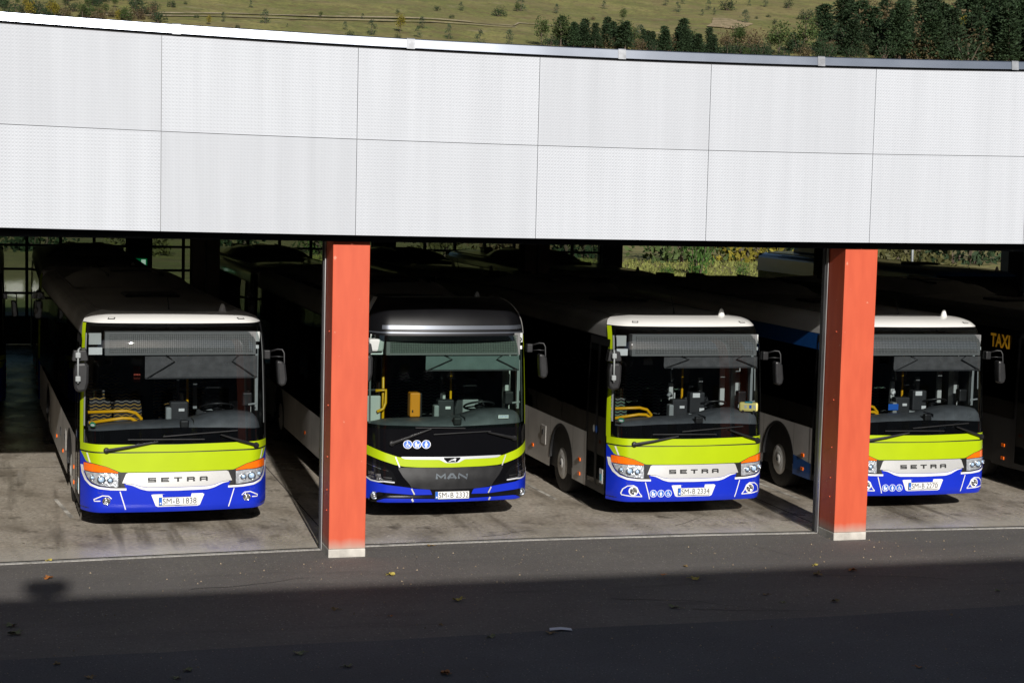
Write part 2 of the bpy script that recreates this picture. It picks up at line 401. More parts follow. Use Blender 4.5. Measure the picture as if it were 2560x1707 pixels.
def mirror_left(t, x0=-1.27, dy=.28, z=2.5):
    g = empty('mirror', (0, 0, 0), parent=t)
    MB().box(x0-.05, x0+.06, dy, dy+.16, z-.02, z+.10).build('bracket', BLACK, g, bevel=.015)
    MB().tube([(x0, dy+.05, z+.06), (x0-.03, dy-.10, z+.12), (x0-.06, dy-.21, z+.10), (x0-.065, dy-.24, z+.0), (x0-.065, dy-.25, z-.36)], .012, 8).build('arm', CHROME if False else GREYTRIM, g, True)
    MB().box(x0-.10, x0-.03, dy-.265, dy-.20, z-.01, z+.07).build('clamp', GREYTRIM, g, bevel=.015)
    MB().box(x0-.10, x0-.03, dy-.265, dy-.20, z-.34, z-.26).build('clamp', GREYTRIM, g, bevel=.015)
    MB().prism([(x0-.12, z+.09), (x0+.05, z+.09), (x0+.075, z-.04), (x0+.06, z-.06), (x0-.13, z-.06), (x0-.14, z-.04)], dy-.18, dy-.04).build('upper_housing', MIRRORM, g, bevel=.03)
    MB().prism([(x0-.10, z-.09), (x0+.05, z-.08), (x0+.085, z-.13), (x0+.08, z-.36), (x0+.05, z-.48), (x0-.06, z-.50), (x0-.11, z-.45), (x0-.12, z-.2)], dy-.19, dy-.03).build('lower_housing', MIRRORM, g, bevel=.04)
    return g
def wiper(F, t, pivot, elbow, b0, b1, m=BLACK):
    g = empty('wiper', (0, 0, 0), parent=t)
    p = F.pt(*pivot, .02)
    MB().lathe([(.03, -.03), (.042, -.02), (.042, .03)], p, 'y', 14).build('pivot', m, g, True)
    mid = (pivot[0]*.55+elbow[0]*.45, pivot[1]*.55+elbow[1]*.45)
    MB().tube([F.pt(*pivot, .05), F.pt(*mid, .06), F.pt(*elbow, .05)], [.026, .020, .010], 6).build('arm', m, g)
    F.tube([b0, ((b0[0]+b1[0])/2, (b0[1]+b1[1])/2+.004), b1], .009, .030).build('blade', m, g)
    return g
def seat(t, x, y, z0, wd, h, fabric):
    g = empty('seat', (x, y, z0), parent=t)
    w2 = wd/2
    MB().prism([(-w2, 0), (w2, 0), (w2, h*.62), (w2*.82, h*.88), (w2*.5, h), (-w2*.5, h), (-w2*.82, h*.88), (-w2, h*.62)], .0, .10).build('backrest', fabric, g, bevel=.03)
    MB().box(-w2, w2, -.42, .02, -.10, .02).build('cushion', fabric, g, bevel=.03)
    MB().box(-w2*.6, w2*.6, -.34, -.02, -z0+.5, -.10).build('pedestal', DARKTRIM, g)
    return g

def block_word(F, t, name, m, z, h, off, pitch=.175, wd=.11):
    """five wide square letters on the grille, each a mesh of its own: S E T R A"""
    b = .26
    L = {'S': [(0,0,1,b), (0,1-b,1,1), (0,.5-b/2,1,.5+b/2), (0,.5,.2,1), (.8,0,1,.5)],
         'E': [(0,0,.22,1), (.22,0,1,b), (.22,1-b,1,1), (.22,.5-b/2,.9,.5+b/2)],
         'T': [(0,1-b,1,1), (.38,0,.62,1-b)],
         'R': [(0,0,.22,1), (.22,1-b,.88,1), (.78,.5,1,1-b/2), (.22,.5-b/2,.9,.5+b/2-.02), (.76,0,1,.36)],
         'A': [(0,0,.22,1-b/2), (.78,0,1,1-b/2), (.08,1-b,.92,1), (.22,.32,.78,.32+b*.8)]}
    g = empty('lettering', (0, 0, 0), parent=t)
    for i, ch in enumerate('SETRA'):
        x0 = (i-2)*pitch-wd/2; mb = MB()
        for k, (a, c, d, e) in enumerate(L[ch]):
            P = [(x0+a*wd, z+c*h), (x0+d*wd, z+c*h), (x0+d*wd, z+e*h), (x0+a*wd, z+e*h)]
            o = off+.008+k*.0004
            v = [F.pt(px, pz, o) for px, pz in P] + [F.pt(px, pz, off-.002) for px, pz in P]
            mb.add(v, [(0,1,2,3), (0,4,5,1), (1,5,6,2), (2,6,7,3), (3,7,4,0)])
        mb.build('letter', m, g)
    return g

# ------------------------------------------------------------------ the lime, blue and white regional bus
FS = Front([(.28, .05), (.32, .015), (.40, .0), (.60, .0), (.90, .022), (1.15, .040), (1.25, .048), (1.45, .062), (2.30, .120), (2.55, .143), (2.70, .172), (2.80, .212), (2.88, .262), (2.94, .315), (3.00, .40), (3.05, .54), (3.08, .75)],
           [(.28, 1.262), (.34, 1.275), (1.25, 1.275), (2.40, 1.258), (2.75, 1.242), (2.92, 1.225), (3.00, 1.185), (3.05, 1.09), (3.08, .93)])
def headlamp(F, t, s):
    g = empty('headlight', (0, 0, 0), parent=t)
    zl = lin([(.70, .640), (.90, .650), (1.05, .672), (1.15, .715), (1.21, .80), (1.232, .93)])
    top = lin([(.70, .645), (.775, .862), (.95, .945), (1.10, .985), (1.215, .995), (1.232, .985)])
    ozl = lin([(.785, .855), (.95, .868), (1.10, .873), (1.222, .878)])
    def A(fn): return lambda x: fn(abs(x))
    def P(x0, x1, a, b, off, n=14): return F.patch(s*x0 if s > 0 else -x1, s*x1 if s > 0 else -x0, A(a), A(b), off, n, 4)
    P(.70, 1.234, zl, top, .006, 24).build('housing', BLACK, g)
    P(.80, 1.228, ozl, lambda x: top(x)-.004, .012).build('indicator_lens', ORANGE, g)
    P(.80, 1.222, lambda x: zl(x)+.018, lambda x: ozl(x)-.012, .009).build('reflector', mat('lamp_reflector', (.66, .68, .71), .25, metal=.45, var=.30, scale=30, bump=.5, bscale=24), g)
    for cx, cz, r in ((1.02, .770, .058), (.905, .762, .044), (1.13, .79, .036)):
        c = F.pt(s*cx, cz, .008)
        MB().lathe([(r, -.006), (r, -.03), (r*.86, -.032), (r*.8, -.012)], c, 'y', 22).build('lamp_ring', CHROME, g, True)
        MB().lathe([(.002, -.030), (r*.3, -.029), (r*.6, -.022), (r*.8, -.010)], c, 'y', 18).build('projector_lens', mat('projector', (.50, .66, .86), .15, metal=.1), g, True)
    P(.765, 1.228, lambda x: zl(x)+.006, lambda x: min(ozl(x), top(x))-.004, .036, 16).build('cover_glass', LAMPGLASS, g)
    low = [(s*x, z-.012) for x, z in ((.69, .640), (.90, .645), (1.05, .664), (1.15, .702), (1.205, .76), (1.238, .85), (1.250, .96))]
    F.strip(low, .030, .011).build('white_edge', WHITE, g)
    return g
def fog(F, t, s, outlined):
    g = empty('fog_light', (0, 0, 0), parent=t); x, z = s*.955, .465
    c = F.pt(x, z, .006)
    MB().lathe([(.052, 0), (.056, -.012), (.048, -.022), (.040, -.012)], c, 'y', 22).build('ring', CHROME, g, True)
    MB().lathe([(.002, -.020), (.02, -.018), (.040, -.008)], c, 'y', 18).build('lens', mat('fog_lens', (.5, .5, .5), .08, metal=.8, var=.5, scale=60), g, True)
    if outlined:
        F.ring(x, z, .054, .074, .010).build('white_ring', WHITE, g)
        pts = [(-.135, -.085), (-.09, -.03), (-.055, .05), (.0, .085), (.09, .078), (.15, .03), (.172, -.035), (.165, -.06), (.03, -.08), (-.135, -.085)]
        F.strip([(x+s*a, z+b) for a, b in pts], .014, .009, None, 2).build('white_outline', WHITE, g)
    else:
        pts = [(.02, .075), (.09, .07), (.15, .03), (.14, .012), (.06, .015)]
        F.strip([(x+s*a, z+b) for a, b in [(-.07, .03), (-.03, .07), (.05, .075), (.11, .045), (.155, .02), (.15, -.005), (.075, .0)]], .014, .009, None, 2).build('white_outline', WHITE, g)
    return g

def regional_bus(loc, rz, word, label, group=None, detail=2, side='plain', icons=False, fabric=None, hatch=True, outlined=True, length=12.0, roofmat=None, pods=((5.6, 8.6),), capmat=None, trim=LIME, low=BLUE, grille=SILVER, blind=2.17):
    F = FS; roofmat = roofmat or ROOFW; capmat = capmat or WHITE
    t = empty('city_bus', loc, rz); tag(t, label, 'bus', group)
    Lb = length
    # lower front
    F.patch(-1.275, 1.275, .29, 1.255, 0, 80, 16).build('front_shell', BLACK, t, True)
    F.patch(-1.274, 1.274, .295, lin([(-1.275, 1.135), (-1.2, 1.135), (-1.1, .9), (-.7, .70), (.7, .70), (1.1, .9), (1.2, 1.135), (1.275, 1.135)]), .004, 100, 10).build('bumper', low, t, True)
    def lzl(x):
        x = abs(x)
        return lin([(0, .865), (.77, .868), (.95, .948), (1.10, .990), (1.20, 1.0), (1.262, 1.132)])(x)
    F.patch(-1.262, 1.262, lzl, 1.136, .008, 90, 8).build('lower_front_panel', trim, t, True)
    F.patch(-1.270, 1.270, lin([(-1.275, 1.158), (0, 1.148), (1.275, 1.158)]), lin([(-1.275, 1.262), (0, 1.250), (1.275, 1.262)]), .008, 80, 4).build('upper_front_panel', trim, t, True)
    gl = lambda x: lin([(0, .648), (.40, .652), (.50, .668), (.56, .690), (.62, .708), (.74, .716)])(abs(x))
    F.patch(-.745, .745, gl, lambda x: min(.858, lin([(0, .858), (.69, .858), (.745, .72)])(abs(x))), .012, 60, 6).build('grille', grille, t, True)
    F.patch(-.70, .70, lambda x: gl(x)-lin([(0, .050), (.42, .048), (.55, .035), (.68, .016), (.72, .014)])(abs(x)), lambda x: gl(x)-.006, .013, 50, 2).build('grille_lip', WHITE, t, True)
    for s in (-1, 1):
        if detail > 1:
            headlamp(F, t, s); fog(F, t, s, outlined)
            F.strip([(s*.775, .60), (s*.70, .34)], .014, .010).build('bumper_seam', WHITE, t)
            F.strip([(s*1.19, 1.13), (s*1.155, 1.0)], .016, .012).build('panel_seam', WHITE, t)
            F.strip([(s*1.06, .60), (s*1.06, .575), (s*1.0, .575), (s*1.0, .60)], .004, .008, None, 1).build('tow_cover_seam', DASH, t)
    if detail:
        if detail > 1:
            block_word(F, t, 'lettering', INK, .725, .062, .012)
            license_plate(F, t, word)
        if icons:
            for i, k in enumerate(('pram', 'person', 'wheelchair')): pictogram(F, t, -.645+i*.118, .425, .053, .010, k)
    # windscreen, pillars, cap
    F.patch(-1.235, 1.235, 1.262, 2.935, .004, 70, 44).build('windshield', GLASSF if detail else GLASSS, t, True)
    fr = MB()
    F.patch(-1.225, 1.225, 1.262, lin([(-1.2, 1.44), (-.6, 1.475), (0, 1.49), (.6, 1.475), (1.2, 1.44)]), -.004, 60, 4, fr)
    for s in (-1, 1): F.patch(min(s*1.20, s*1.235), max(s*1.20, s*1.235), 1.45, 2.92, -.004, 3, 20, fr)
    F.patch(-1.225, 1.225, 2.905, 2.942, -.004, 60, 2, fr)
    fr.build('windshield_border', GLOSSBLACK, t, True)
    for s in (-1, 1):
        F.patch(min(s*1.236, s*1.275), max(s*1.236, s*1.275), 1.262, 2.935, .006, 5, 40).build('pillar', trim if s < 0 else BLACK, t, True)
        F.strip([(s*1.222, 1.50), (s*1.222, 2.80)], .016, .010, None, 20).build('pillar_trim', GREYTRIM, t)
    F.patch(-1.275, 1.275, 2.945, 3.08, .008, 60, 14).build('front_cap', capmat, t, True)
    if detail > 1:
        for x in (-.93, .98):
            g = empty('marker_light', (0, 0, 0), parent=t)
            F.patch(x-.05, x+.05, 2.990, 3.014, .012, 4, 1).build('frame', BLACK, g); F.patch(x-.036, x+.036, 2.996, 3.008, .016, 4, 1).build('lens', WHITE, g)
    p = F.pt(.93, 3.075)
    MB().lathe([(.055, 0), (.052, .02), (.030, .09), (.018, .115), (.004, .122)], (p.x, p.y+.02, 3.08), 'z', 14).build('roof_antenna', WHITE, t, True)
    MB().tube([(-.03, .98, 3.10), (-.03, .98, 3.14), (-.05, 1.06, 3.36)], [.014, .009, .003], 6).build('whip_antenna', BLACK, t)
    # roof
    g = []
    ys = [0, .02, .05, .1, .2, .3, .4, .5, .6, .7, .8, .9, 1]
    for q in ys:
        row = []
        for i in range(25):
            u = -1+2*i/24; x = u*.93; y0 = F.raw(u*1.275, 3.08).y
            row.append((x, y0+(Lb-y0)*q, 3.08+.045*(1-u*u)*min(1, q*14)))
        g.append(row)
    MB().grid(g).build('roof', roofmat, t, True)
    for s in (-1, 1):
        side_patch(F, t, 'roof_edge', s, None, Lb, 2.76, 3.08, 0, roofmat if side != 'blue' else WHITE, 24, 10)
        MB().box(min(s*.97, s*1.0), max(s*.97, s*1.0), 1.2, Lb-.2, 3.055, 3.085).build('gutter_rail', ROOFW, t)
    for a, b in pods:
        mb = MB(); g = []
        for k in range(13):
            u = -1+2*k/12; row = []
            for q, h in ((0, 0), (.03, .10), (.10, .19), (.25, .235), (.8, .235), (.95, .18), (1, 0)):
                row.append((u*1.0, a+(b-a)*q+.22*u*u*(1 if q < .5 else -.6), 3.10+h*(1-abs(u)**5*.95)))
            g.append(row)
        mb.grid(g); ac = mb.build('air_conditioner', roofmat, t, True)
        for x in (-.45, .45): MB().box(x-.006, x+.006, a+.12, b-.15, 3.30, 3.343).build('seam', BLACK, ac)
        MB().box(-.35, .35, a+.9, a+1.5, 3.325, 3.36).build('fan_grille', BLACK, ac, bevel=.01)
    if hatch:
        MB().box(-.42, .42, 3.35, 4.05, 3.115, 3.165).build('roof_hatch', DARKTRIM, t, bevel=.03)
        MB().box(-.38, .38, 9.5, 10.2, 3.115, 3.18).build('roof_hatch', DARKTRIM, t, bevel=.03)
        for x in (-.25, .45): MB().box(x-.13, x+.13, 10.7, 11.2, 3.11, 3.24).build('roof_vent', BLACK, t, bevel=.03)
    # flanks
    ax = (2.70, 8.75)
    def skl(y):
        z = .33
        for a in ax:
            d = abs(y-a)
            if d < .60: z = max(z, .50+math.sqrt(max(0, .60**2-d*d)))
        return z
    skirt = GREYWHITE
    for s in (-1, 1):
        door = (s < 0)
        y0 = 1.40 if door else .46
        segs = [(y0, 2.09), (2.09, 3.31), (3.31, 4.6), (4.6, 6.2), (6.2, 7.6), (7.6, 8.14), (8.14, 9.36), (9.36, 10.6), (10.6, Lb)]
        for a, b in segs:
            side_patch(F, t, 'skirt_panel', s, a+.004 if a > .5 else None, b-.004, skl, 1.19, .003, skirt, max(3, int((b-a)/.03)), 4)
        for a in ax:
            arch = MB(); pts = [(math.cos(R(q))*.60, .50+math.sin(R(q))*.60) for q in range(0, 181, 9)]
            arch.grid([[(s*1.282, a+q, z) for q, z in pts], [(s*1.282, a+q*1.07, .50+(z-.50)*1.07) for q, z in pts]], s > 0)
            arch.grid([[(s*1.282, a+q, z) for q, z in pts], [(s*.85, a+q, z) for q, z in pts]])
            arch.build('wheel_arch', BLACK, t)
        side_patch(F, t, 'flank', s, None, Lb, .36, 2.76, -.03, BLACK, 2, 8)
        wy = [.50 if not door else 1.42, 2.7, 4.15, 5.6, 7.05, 8.5, 9.95, Lb-.12]
        for a, b in zip(wy, wy[1:]):
            side_patch(F, t, 'window', s, a+.012, b-.012, 1.20, 2.74, .004, GLASSS, 3, 6)
        if side == 'blue':
            side_patch(F, t, 'blue_band', s, .62, Lb, 2.50, 2.755, .008, BLUE2, 4, 3)
            side_patch(F, t, 'blue_skirt_band', s, y0, 2.08, skl, lin([(1.4, .60), (2.08, .66)]), .007, BLUE2, 8, 2)
        for y, z in ((1.72, .70), (1.72, .47), (4.3, .55), (6.0, .55)):
            MB().box(min(s*1.276, s*1.292), max(s*1.276, s*1.292), y-.05, y+.05, z-.028, z+.028).build('side_marker', ORANGE, t, bevel=.006)
        if detail:
            MB().box(min(s*1.276, s*1.284), max(s*1.276, s*1.284), 3.55, 3.80, .66, .98).build('service_flap', GREYWHITE, t, bevel=.004)
            MB().box(min(s*1.28, s*1.293), max(s*1.28, s*1.293), 3.68, 3.74, .82, .90).build('flap_lock', BLACK, t)
            MB().box(min(s*1.276, s*1.288), max(s*1.276, s*1.288), 4.85, 5.0, .72, .84).build('flap_lock', BLACK, t)
        for a in ax:
            wheel(t, s*1.10, a, s, HUB)
    if detail:
        d = empty('door', (0, 0, 0), parent=t)
        for a, b in ((.47, .92), (.93, 1.385)):
            side_patch(F, t, 'door_leaf', -1, a, b, .34, .44, .010, BLACK, 2, 1, d)
            side_patch(F, t, 'door_leaf_top', -1, a, b, 2.62, 2.74, .010, BLACK, 2, 1, d)
            for q in (a, b-.045): side_patch(F, t, 'door_stile', -1, q, q+.045, .44, 2.62, .010, BLACK, 1, 8, d)
            side_patch(F, t, 'door_pane', -1, a+.045, b-.045, .44, 2.62, .006, GLASSD, 2, 8, d)
        MB().box(-1.292, -1.287, .55, .70, .50, .72).build('door_sticker', STICKWHITE, d)
        MB().box(-1.2955, -1.2925, .60, .67, .54, .64).build('sticker_mark', mat('sticker_teal', (.10, .42, .50), .5), d)
        for q in (1.02, .90): 
            MB().add([(-1.291, q+.045*math.cos(a*.524), 1.30+.06*math.sin(a*.524)) for a in range(12)], [tuple(range(12))]).build('door_pictogram', STICKBLUE if q < 1 else PALETRIM, d)
    # rear
    MB().box(-1.25, 1.25, Lb-.02, Lb, .36, 1.5).build('rear_panel', GREYWHITE, t)
    MB().box(-1.22, 1.22, Lb-.02, Lb-.005, 2.55, 3.06).build('rear_header', roofmat, t)
    MB().box(-1.2, 1.2, Lb-.015, Lb-.01, 1.5, 2.55).build('rear_window', GLASSS, t)
    MB().box(-1.20, 1.20, .30, Lb-.1, .34, .50).build('floor', INTERIOR, t)
    mirror_left(t); mirror_right(t)
    if detail > 1:
        wiper(F, t, (-.95, 1.175), (-.27, 1.295), (-.67, 1.325), (.36, 1.315))
        wiper(F, t, (1.08, 1.20), (.58, 1.375), (-.20, 1.365), (.82, 1.425))
    if detail:
        cockpit(F, t, fabric or SEATY, detail, False, blind)
    return t

def cab_extras(t, kind):
    if kind == 1:
        MB().box(-.36, -.26, 2.55, 2.60, 1.85, 2.10).build('red_notice', mat('notice_red', (.38, .05, .02), .6), t)
        MB().box(.40, .46, 1.60, 1.66, 1.55, 1.95).build('grey_post', GREYTRIM, t, bevel=.01)
        MB().box(.98, 1.10, 1.9, 1.95, 1.45, 1.62).build('paper_sheet', STICKWHITE, t)
    else:
        MB().box(.26, .52, .90, 1.06, 1.52, 1.86).build('ticket_machine', DARKTRIM, t, bevel=.025)
        MB().box(.30, .42, .885, .892, 1.78, 1.85).build('machine_label', STICKWHITE, t)
        MB().box(.42, .50, .885, .892, 1.56, 1.61).build('machine_label', STICKWHITE, t)
        MB().prism([(.30, 1.92), (.54, 1.92), (.55, 2.16), (.50, 2.22), (.34, 2.22), (.29, 2.16)], 1.62, 1.70).build('headrest_screen', mat('soft_grey', (.10, .10, .11), .7), t, bevel=.03)
        MB().box(.02, .09, 1.20, 1.26, 1.70, 1.98).build('ticket_rack', PALETRIM, t, bevel=.01)
        MB().box(.66, .73, 1.52, 1.58, 1.62, 2.02).build('belt_post', PALETRIM, t, bevel=.01)
        MB().box(.94, 1.02, 1.30, 1.36, 1.60, 2.46).build('cab_post', PALETRIM, t, bevel=.01)
        MB().tube([(-.02, 1.02, 1.80), (-.06, .96, 1.84), (-.10, .94, 1.80)], .030, 8).build('microphone', STICKWHITE if kind == 3 else GREYTRIM, t, True)
        MB().tube([(.20, .98, 2.30), (.02, .92, 2.36), (-.08, .90, 2.20), (-.06, .90, 2.04)], .012, 6).build('lamp_stalk', GREYTRIM, t, True)
        if kind == 3:
            MB().box(-.16, .02, .93, .935, 1.54, 1.64).build('blue_notice', STICKBLUE, t)
            MB().box(.10, .16, .95, 1.0, 2.24, 2.30).build('orange_tag', ORANGE, t, bevel=.01); MB().box(.18, .22, .95, 1.0, 2.20, 2.25).build('orange_tag', ORANGE, t, bevel=.01)
def cockpit(F, t, fabric, detail=2, man=False, blind=2.17):
    # dashboard with the raised binnacle before the driver
    dh = smooth_fn([(-1.2, 1.46), (-.9, 1.505), (-.3, 1.53), (.0, 1.535), (.14, 1.54), (.30, 1.58), (.55, 1.635), (.85, 1.65), (1.08, 1.635), (1.16, 1.57), (1.2, 1.48)])
    g = []
    for q, (yo, dz) in enumerate(((.015, -.22), (.03, -.10), (.09, -.035), (.22, -.004), (.40, .0), (.62, -.006), (.74, -.05), (.78, -.40))):
        row = []
        for i in range(61):
            x = -1.19+2.38*i/60
            row.append((x*.985, F.raw(x, 1.5).y+yo*(1-.35*max(0, (abs(x)-.9)/.3)), dh(x)+dz*(1.6 if x > .2 and dz < -.02 else 1)))
        g.append(row)
    MB().grid(g).build('dashboard', DASH, t, True)
    y0 = F.raw(.09, 1.5).y
    MB().box(.035, .155, y0+.01, y0+.10, 1.47, 1.585).build('rain_sensor', BLACK, t, bevel=.02)
    MB().box(.228, .232, y0+.10, y0+.42, 1.49, 1.575).build('dashboard_seam', BLACK, t)
    sw = empty('steering_wheel', (.66, 1.00, 1.645), parent=t); sw.rotation_euler = (R(-22), 0, 0)
    MB().tube([(.235*math.cos(a*math.pi/16), .235*math.sin(a*math.pi/16), 0) for a in range(33)], .016, 8, False).build('rim', BLACK, sw, True)
    MB().lathe([(.05, -.04), (.075, -.02), (.07, .015), (.02, .02)], (0,0,0), 'z', 16).build('hub', BLACK, sw, True)
    for a in (30, 150, 270): MB().tube([(.06*math.cos(R(a)), .06*math.sin(R(a)), 0), (.23*math.cos(R(a)), .23*math.sin(R(a)), 0)], .012, 6).build('spoke', BLACK, sw)
    MB().tube([(.66, 1.02, 1.62), (.66, .80, 1.40)], .04, 8).build('steering_column', BLACK, t)
    ds = empty('driver_seat', (.72, 1.75, 1.05), parent=t)
    MB().prism([(-.25, 0), (.25, 0), (.26, .45), (.20, .66), (-.20, .66), (-.26, .45)], 0, .12).build('backrest', DARKTRIM, ds, bevel=.04)
    MB().prism([(-.13, .10), (.13, .10), (.13, .60), (-.13, .60)], -.02, .02).build('backrest_panel', GREYTRIM, ds, bevel=.015)
    MB().prism([(-.13, .68), (.13, .68), (.12, .90), (-.12, .90)], .02, .11).build('headrest', DARKTRIM, ds, bevel=.04)
    MB().box(-.25, .25, -.45, .05, -.14, .02).build('cushion', DARKTRIM, ds, bevel=.04)
    MB().tube([(.17, -.01, .62), (.05, -.03, .30), (-.12, -.03, .05)], .012, 4).build('seat_belt', BLACK, ds)
    MB().tube([(.28, 1.30, .5), (.28, 1.30, 2.6)], .018, 8).build('grab_pole', YELLOW, t)
    MB().box(.0, .26, .98, 1.14, 1.40, 1.74).build('ticket_printer', DARKTRIM, t, bevel=.02)
    MB().box(-.06, .02, .96, 1.10, 1.42, 1.66).build('ticket_reader', GREYTRIM, t, bevel=.02)
    MB().box(.12, .20, .974, .978, 1.60, 1.64).build('printer_label', STICKWHITE, t)
    MB().box(.20, .25, 1.50, 1.60, 1.35, 1.80).build('cab_partition_post', PALETRIM, t, bevel=.01)
    MB().box(.14, .18, 1.4, 1.44, .5, 2.5).build('cab_partition_frame', DARKTRIM, t)
    MB().box(1.08, 1.16, 1.02, 1.20, 1.5, 2.55).build('side_pillar', PALETRIM, t, bevel=.01)
    MB().box(1.14, 1.18, .58, .66, 1.65, 2.62).build('window_frame', GREYTRIM, t)
    MB().box(.98, 1.12, .66, .80, 1.70, 1.90).build('control_box', BLACK, t, bevel=.02)
    MB().tube([(1.13, .36, 1.78), (1.02, .40, 1.76)], .014, 6).build('holder', GREYTRIM, t)
    MB().tube([(1.105, .33, 1.95), (1.105, .36, 2.42)], .010, 6).build('wiper_rod', GREYTRIM, t)
    # display box and blind
    yd = F.raw(0, 2.65).y
    db = MB().box(-.96, 1.10, yd+.14, yd+.30, 2.50, 2.83).build('destination_display', mat('display_case', (.16, .16, .16), .6), t)
    MB().box(-.90, 1.055, yd+.132, yd+.139, 2.535, 2.80).build('display_matrix', MATRIXG if man else MATRIX, db)
    MB().box(-1.17, -.99, yd+.25, yd+.33, 2.50, 2.60).build('route_card', STICKWHITE, t)
    MB().box(-1.17, -1.0, yd+.30, yd+.38, 2.64, 2.80).build('camera_box', PALETRIM, t)
    MB().box(1.11, 1.17, yd+.25, yd+.33, 2.68, 2.82).build('camera_box', PALETRIM, t)
    MB().box(1.11, 1.15, yd+.20, yd+.27, 2.58, 2.63).build('sensor', STICKWHITE, t)
    b = empty('sun_blind', (0, yd+.17, 0), parent=t)
    zb, x0, x1 = (blind, -.42, 1.13) if not man else (2.27, -.35, 1.1)
    g = []
    for j in range(7):
        row = []
        for i in range(25):
            x = x0+(x1-x0)*i/24; row.append((x, .012*math.sin(i*1.7+j*.6)*(1-j/6), zb+(2.48-zb)*j/6 + .006*math.sin(i*.9)*(1-j/6)))
        g.append(row)
    MB().grid(g).build('fabric', BLINDG if man else BLIND, b, True)
    MB().box(x0, x1, -.02, .0, zb-.012, zb+.008).build('hem_bar', DARKTRIM, b)
    for s in (0, 1):
        xa = x0+.03 if not s else x1-.03; xm = x0+.40 if not s else x1-.36; xt = x0+.28 if not s else x1-.26
        k_ = (2.50-zb)/.36
        MB().tube([(xa, -.03, zb+.005), (xm, -.035, zb+.26*k_), (xt, -.03, zb+.36*k_)], .009, 5).build('scissor_arm', BLACK, b)
    # rails and seats beside the door
    if not man:
        MB().tube([(-1.15, .80, 1.63), (-.62, .80, 1.64), (-.50, .80, 1.61), (-.42, .82, 1.53), (-.42, .82, 1.40)], .024, 8).build('handrail', YELLOW, t, True)
        MB().tube([(-1.15, .62, 1.50), (-.70, .62, 1.56), (-.58, .62, 1.555), (-.46, .64, 1.48), (-.40, .66, 1.40)], .024, 8).build('handrail', YELLOW, t, True)
        if detail > 1: F.disc(-1.135, 1.535, .036, -.008, 18).build('round_sticker', GREEN, t); F.disc(-1.135, 1.525, .016, -.006, 12, None, 0, 1.6).build('sticker_band', STICKWHITE, t)
        MB().box(-1.18, -.55, 1.40, 1.45, .5, 1.42).build('door_partition', GREYTRIM, t)
        for x in (-.90, -.46): seat(t, x, 2.35, 1.0, .41, .76, fabric)
    else:
        MB().tube([(-.78, 1.35, .5), (-.78, 1.35, 1.50), (-.79, 1.35, 2.75)], .022, 8).build('grab_pole', YELLOW, t, True)
        MB().tube([(-1.2, 1.30, 1.86), (-.78, 1.30, 1.87)], .020, 8).build('handrail', DARKTRIM, t)
        MB().tube([(-.92, 1.26, 1.86), (-.76, 1.26, 1.87), (-.76, 1.26, 1.67), (-.80, 1.24, 1.58), (-.9, 1.22, 1.54)], .024, 8).build('handrail', YELLOW, t, True)
        MB().box(-1.2, -.83, 1.28, 1.33, 1.2, 1.78).build('partition', PALETRIM, t, bevel=.02)
        tv = MB().box(-.52, -.36, .62, .80, 1.53, 1.90).build('ticket_validator', mat('validator_orange', (.85, .30, .01), .4), t, bevel=.02)
        MB().box(-.41, -.32, .66, .84, 1.52, 1.89).build('validator_body', BLACK, tv, bevel=.02)
        MB().box(-.49, -.47, .614, .618, 1.60, 1.64).build('validator_slot', BLACK, tv)
    for yr in (3.2, 4.0, 4.8, 5.6):
        for x in (-.90, -.46, .46, .90): 
            if yr > 3.9 or x > 0: seat(t, x, yr, .95, .41, .70, fabric)

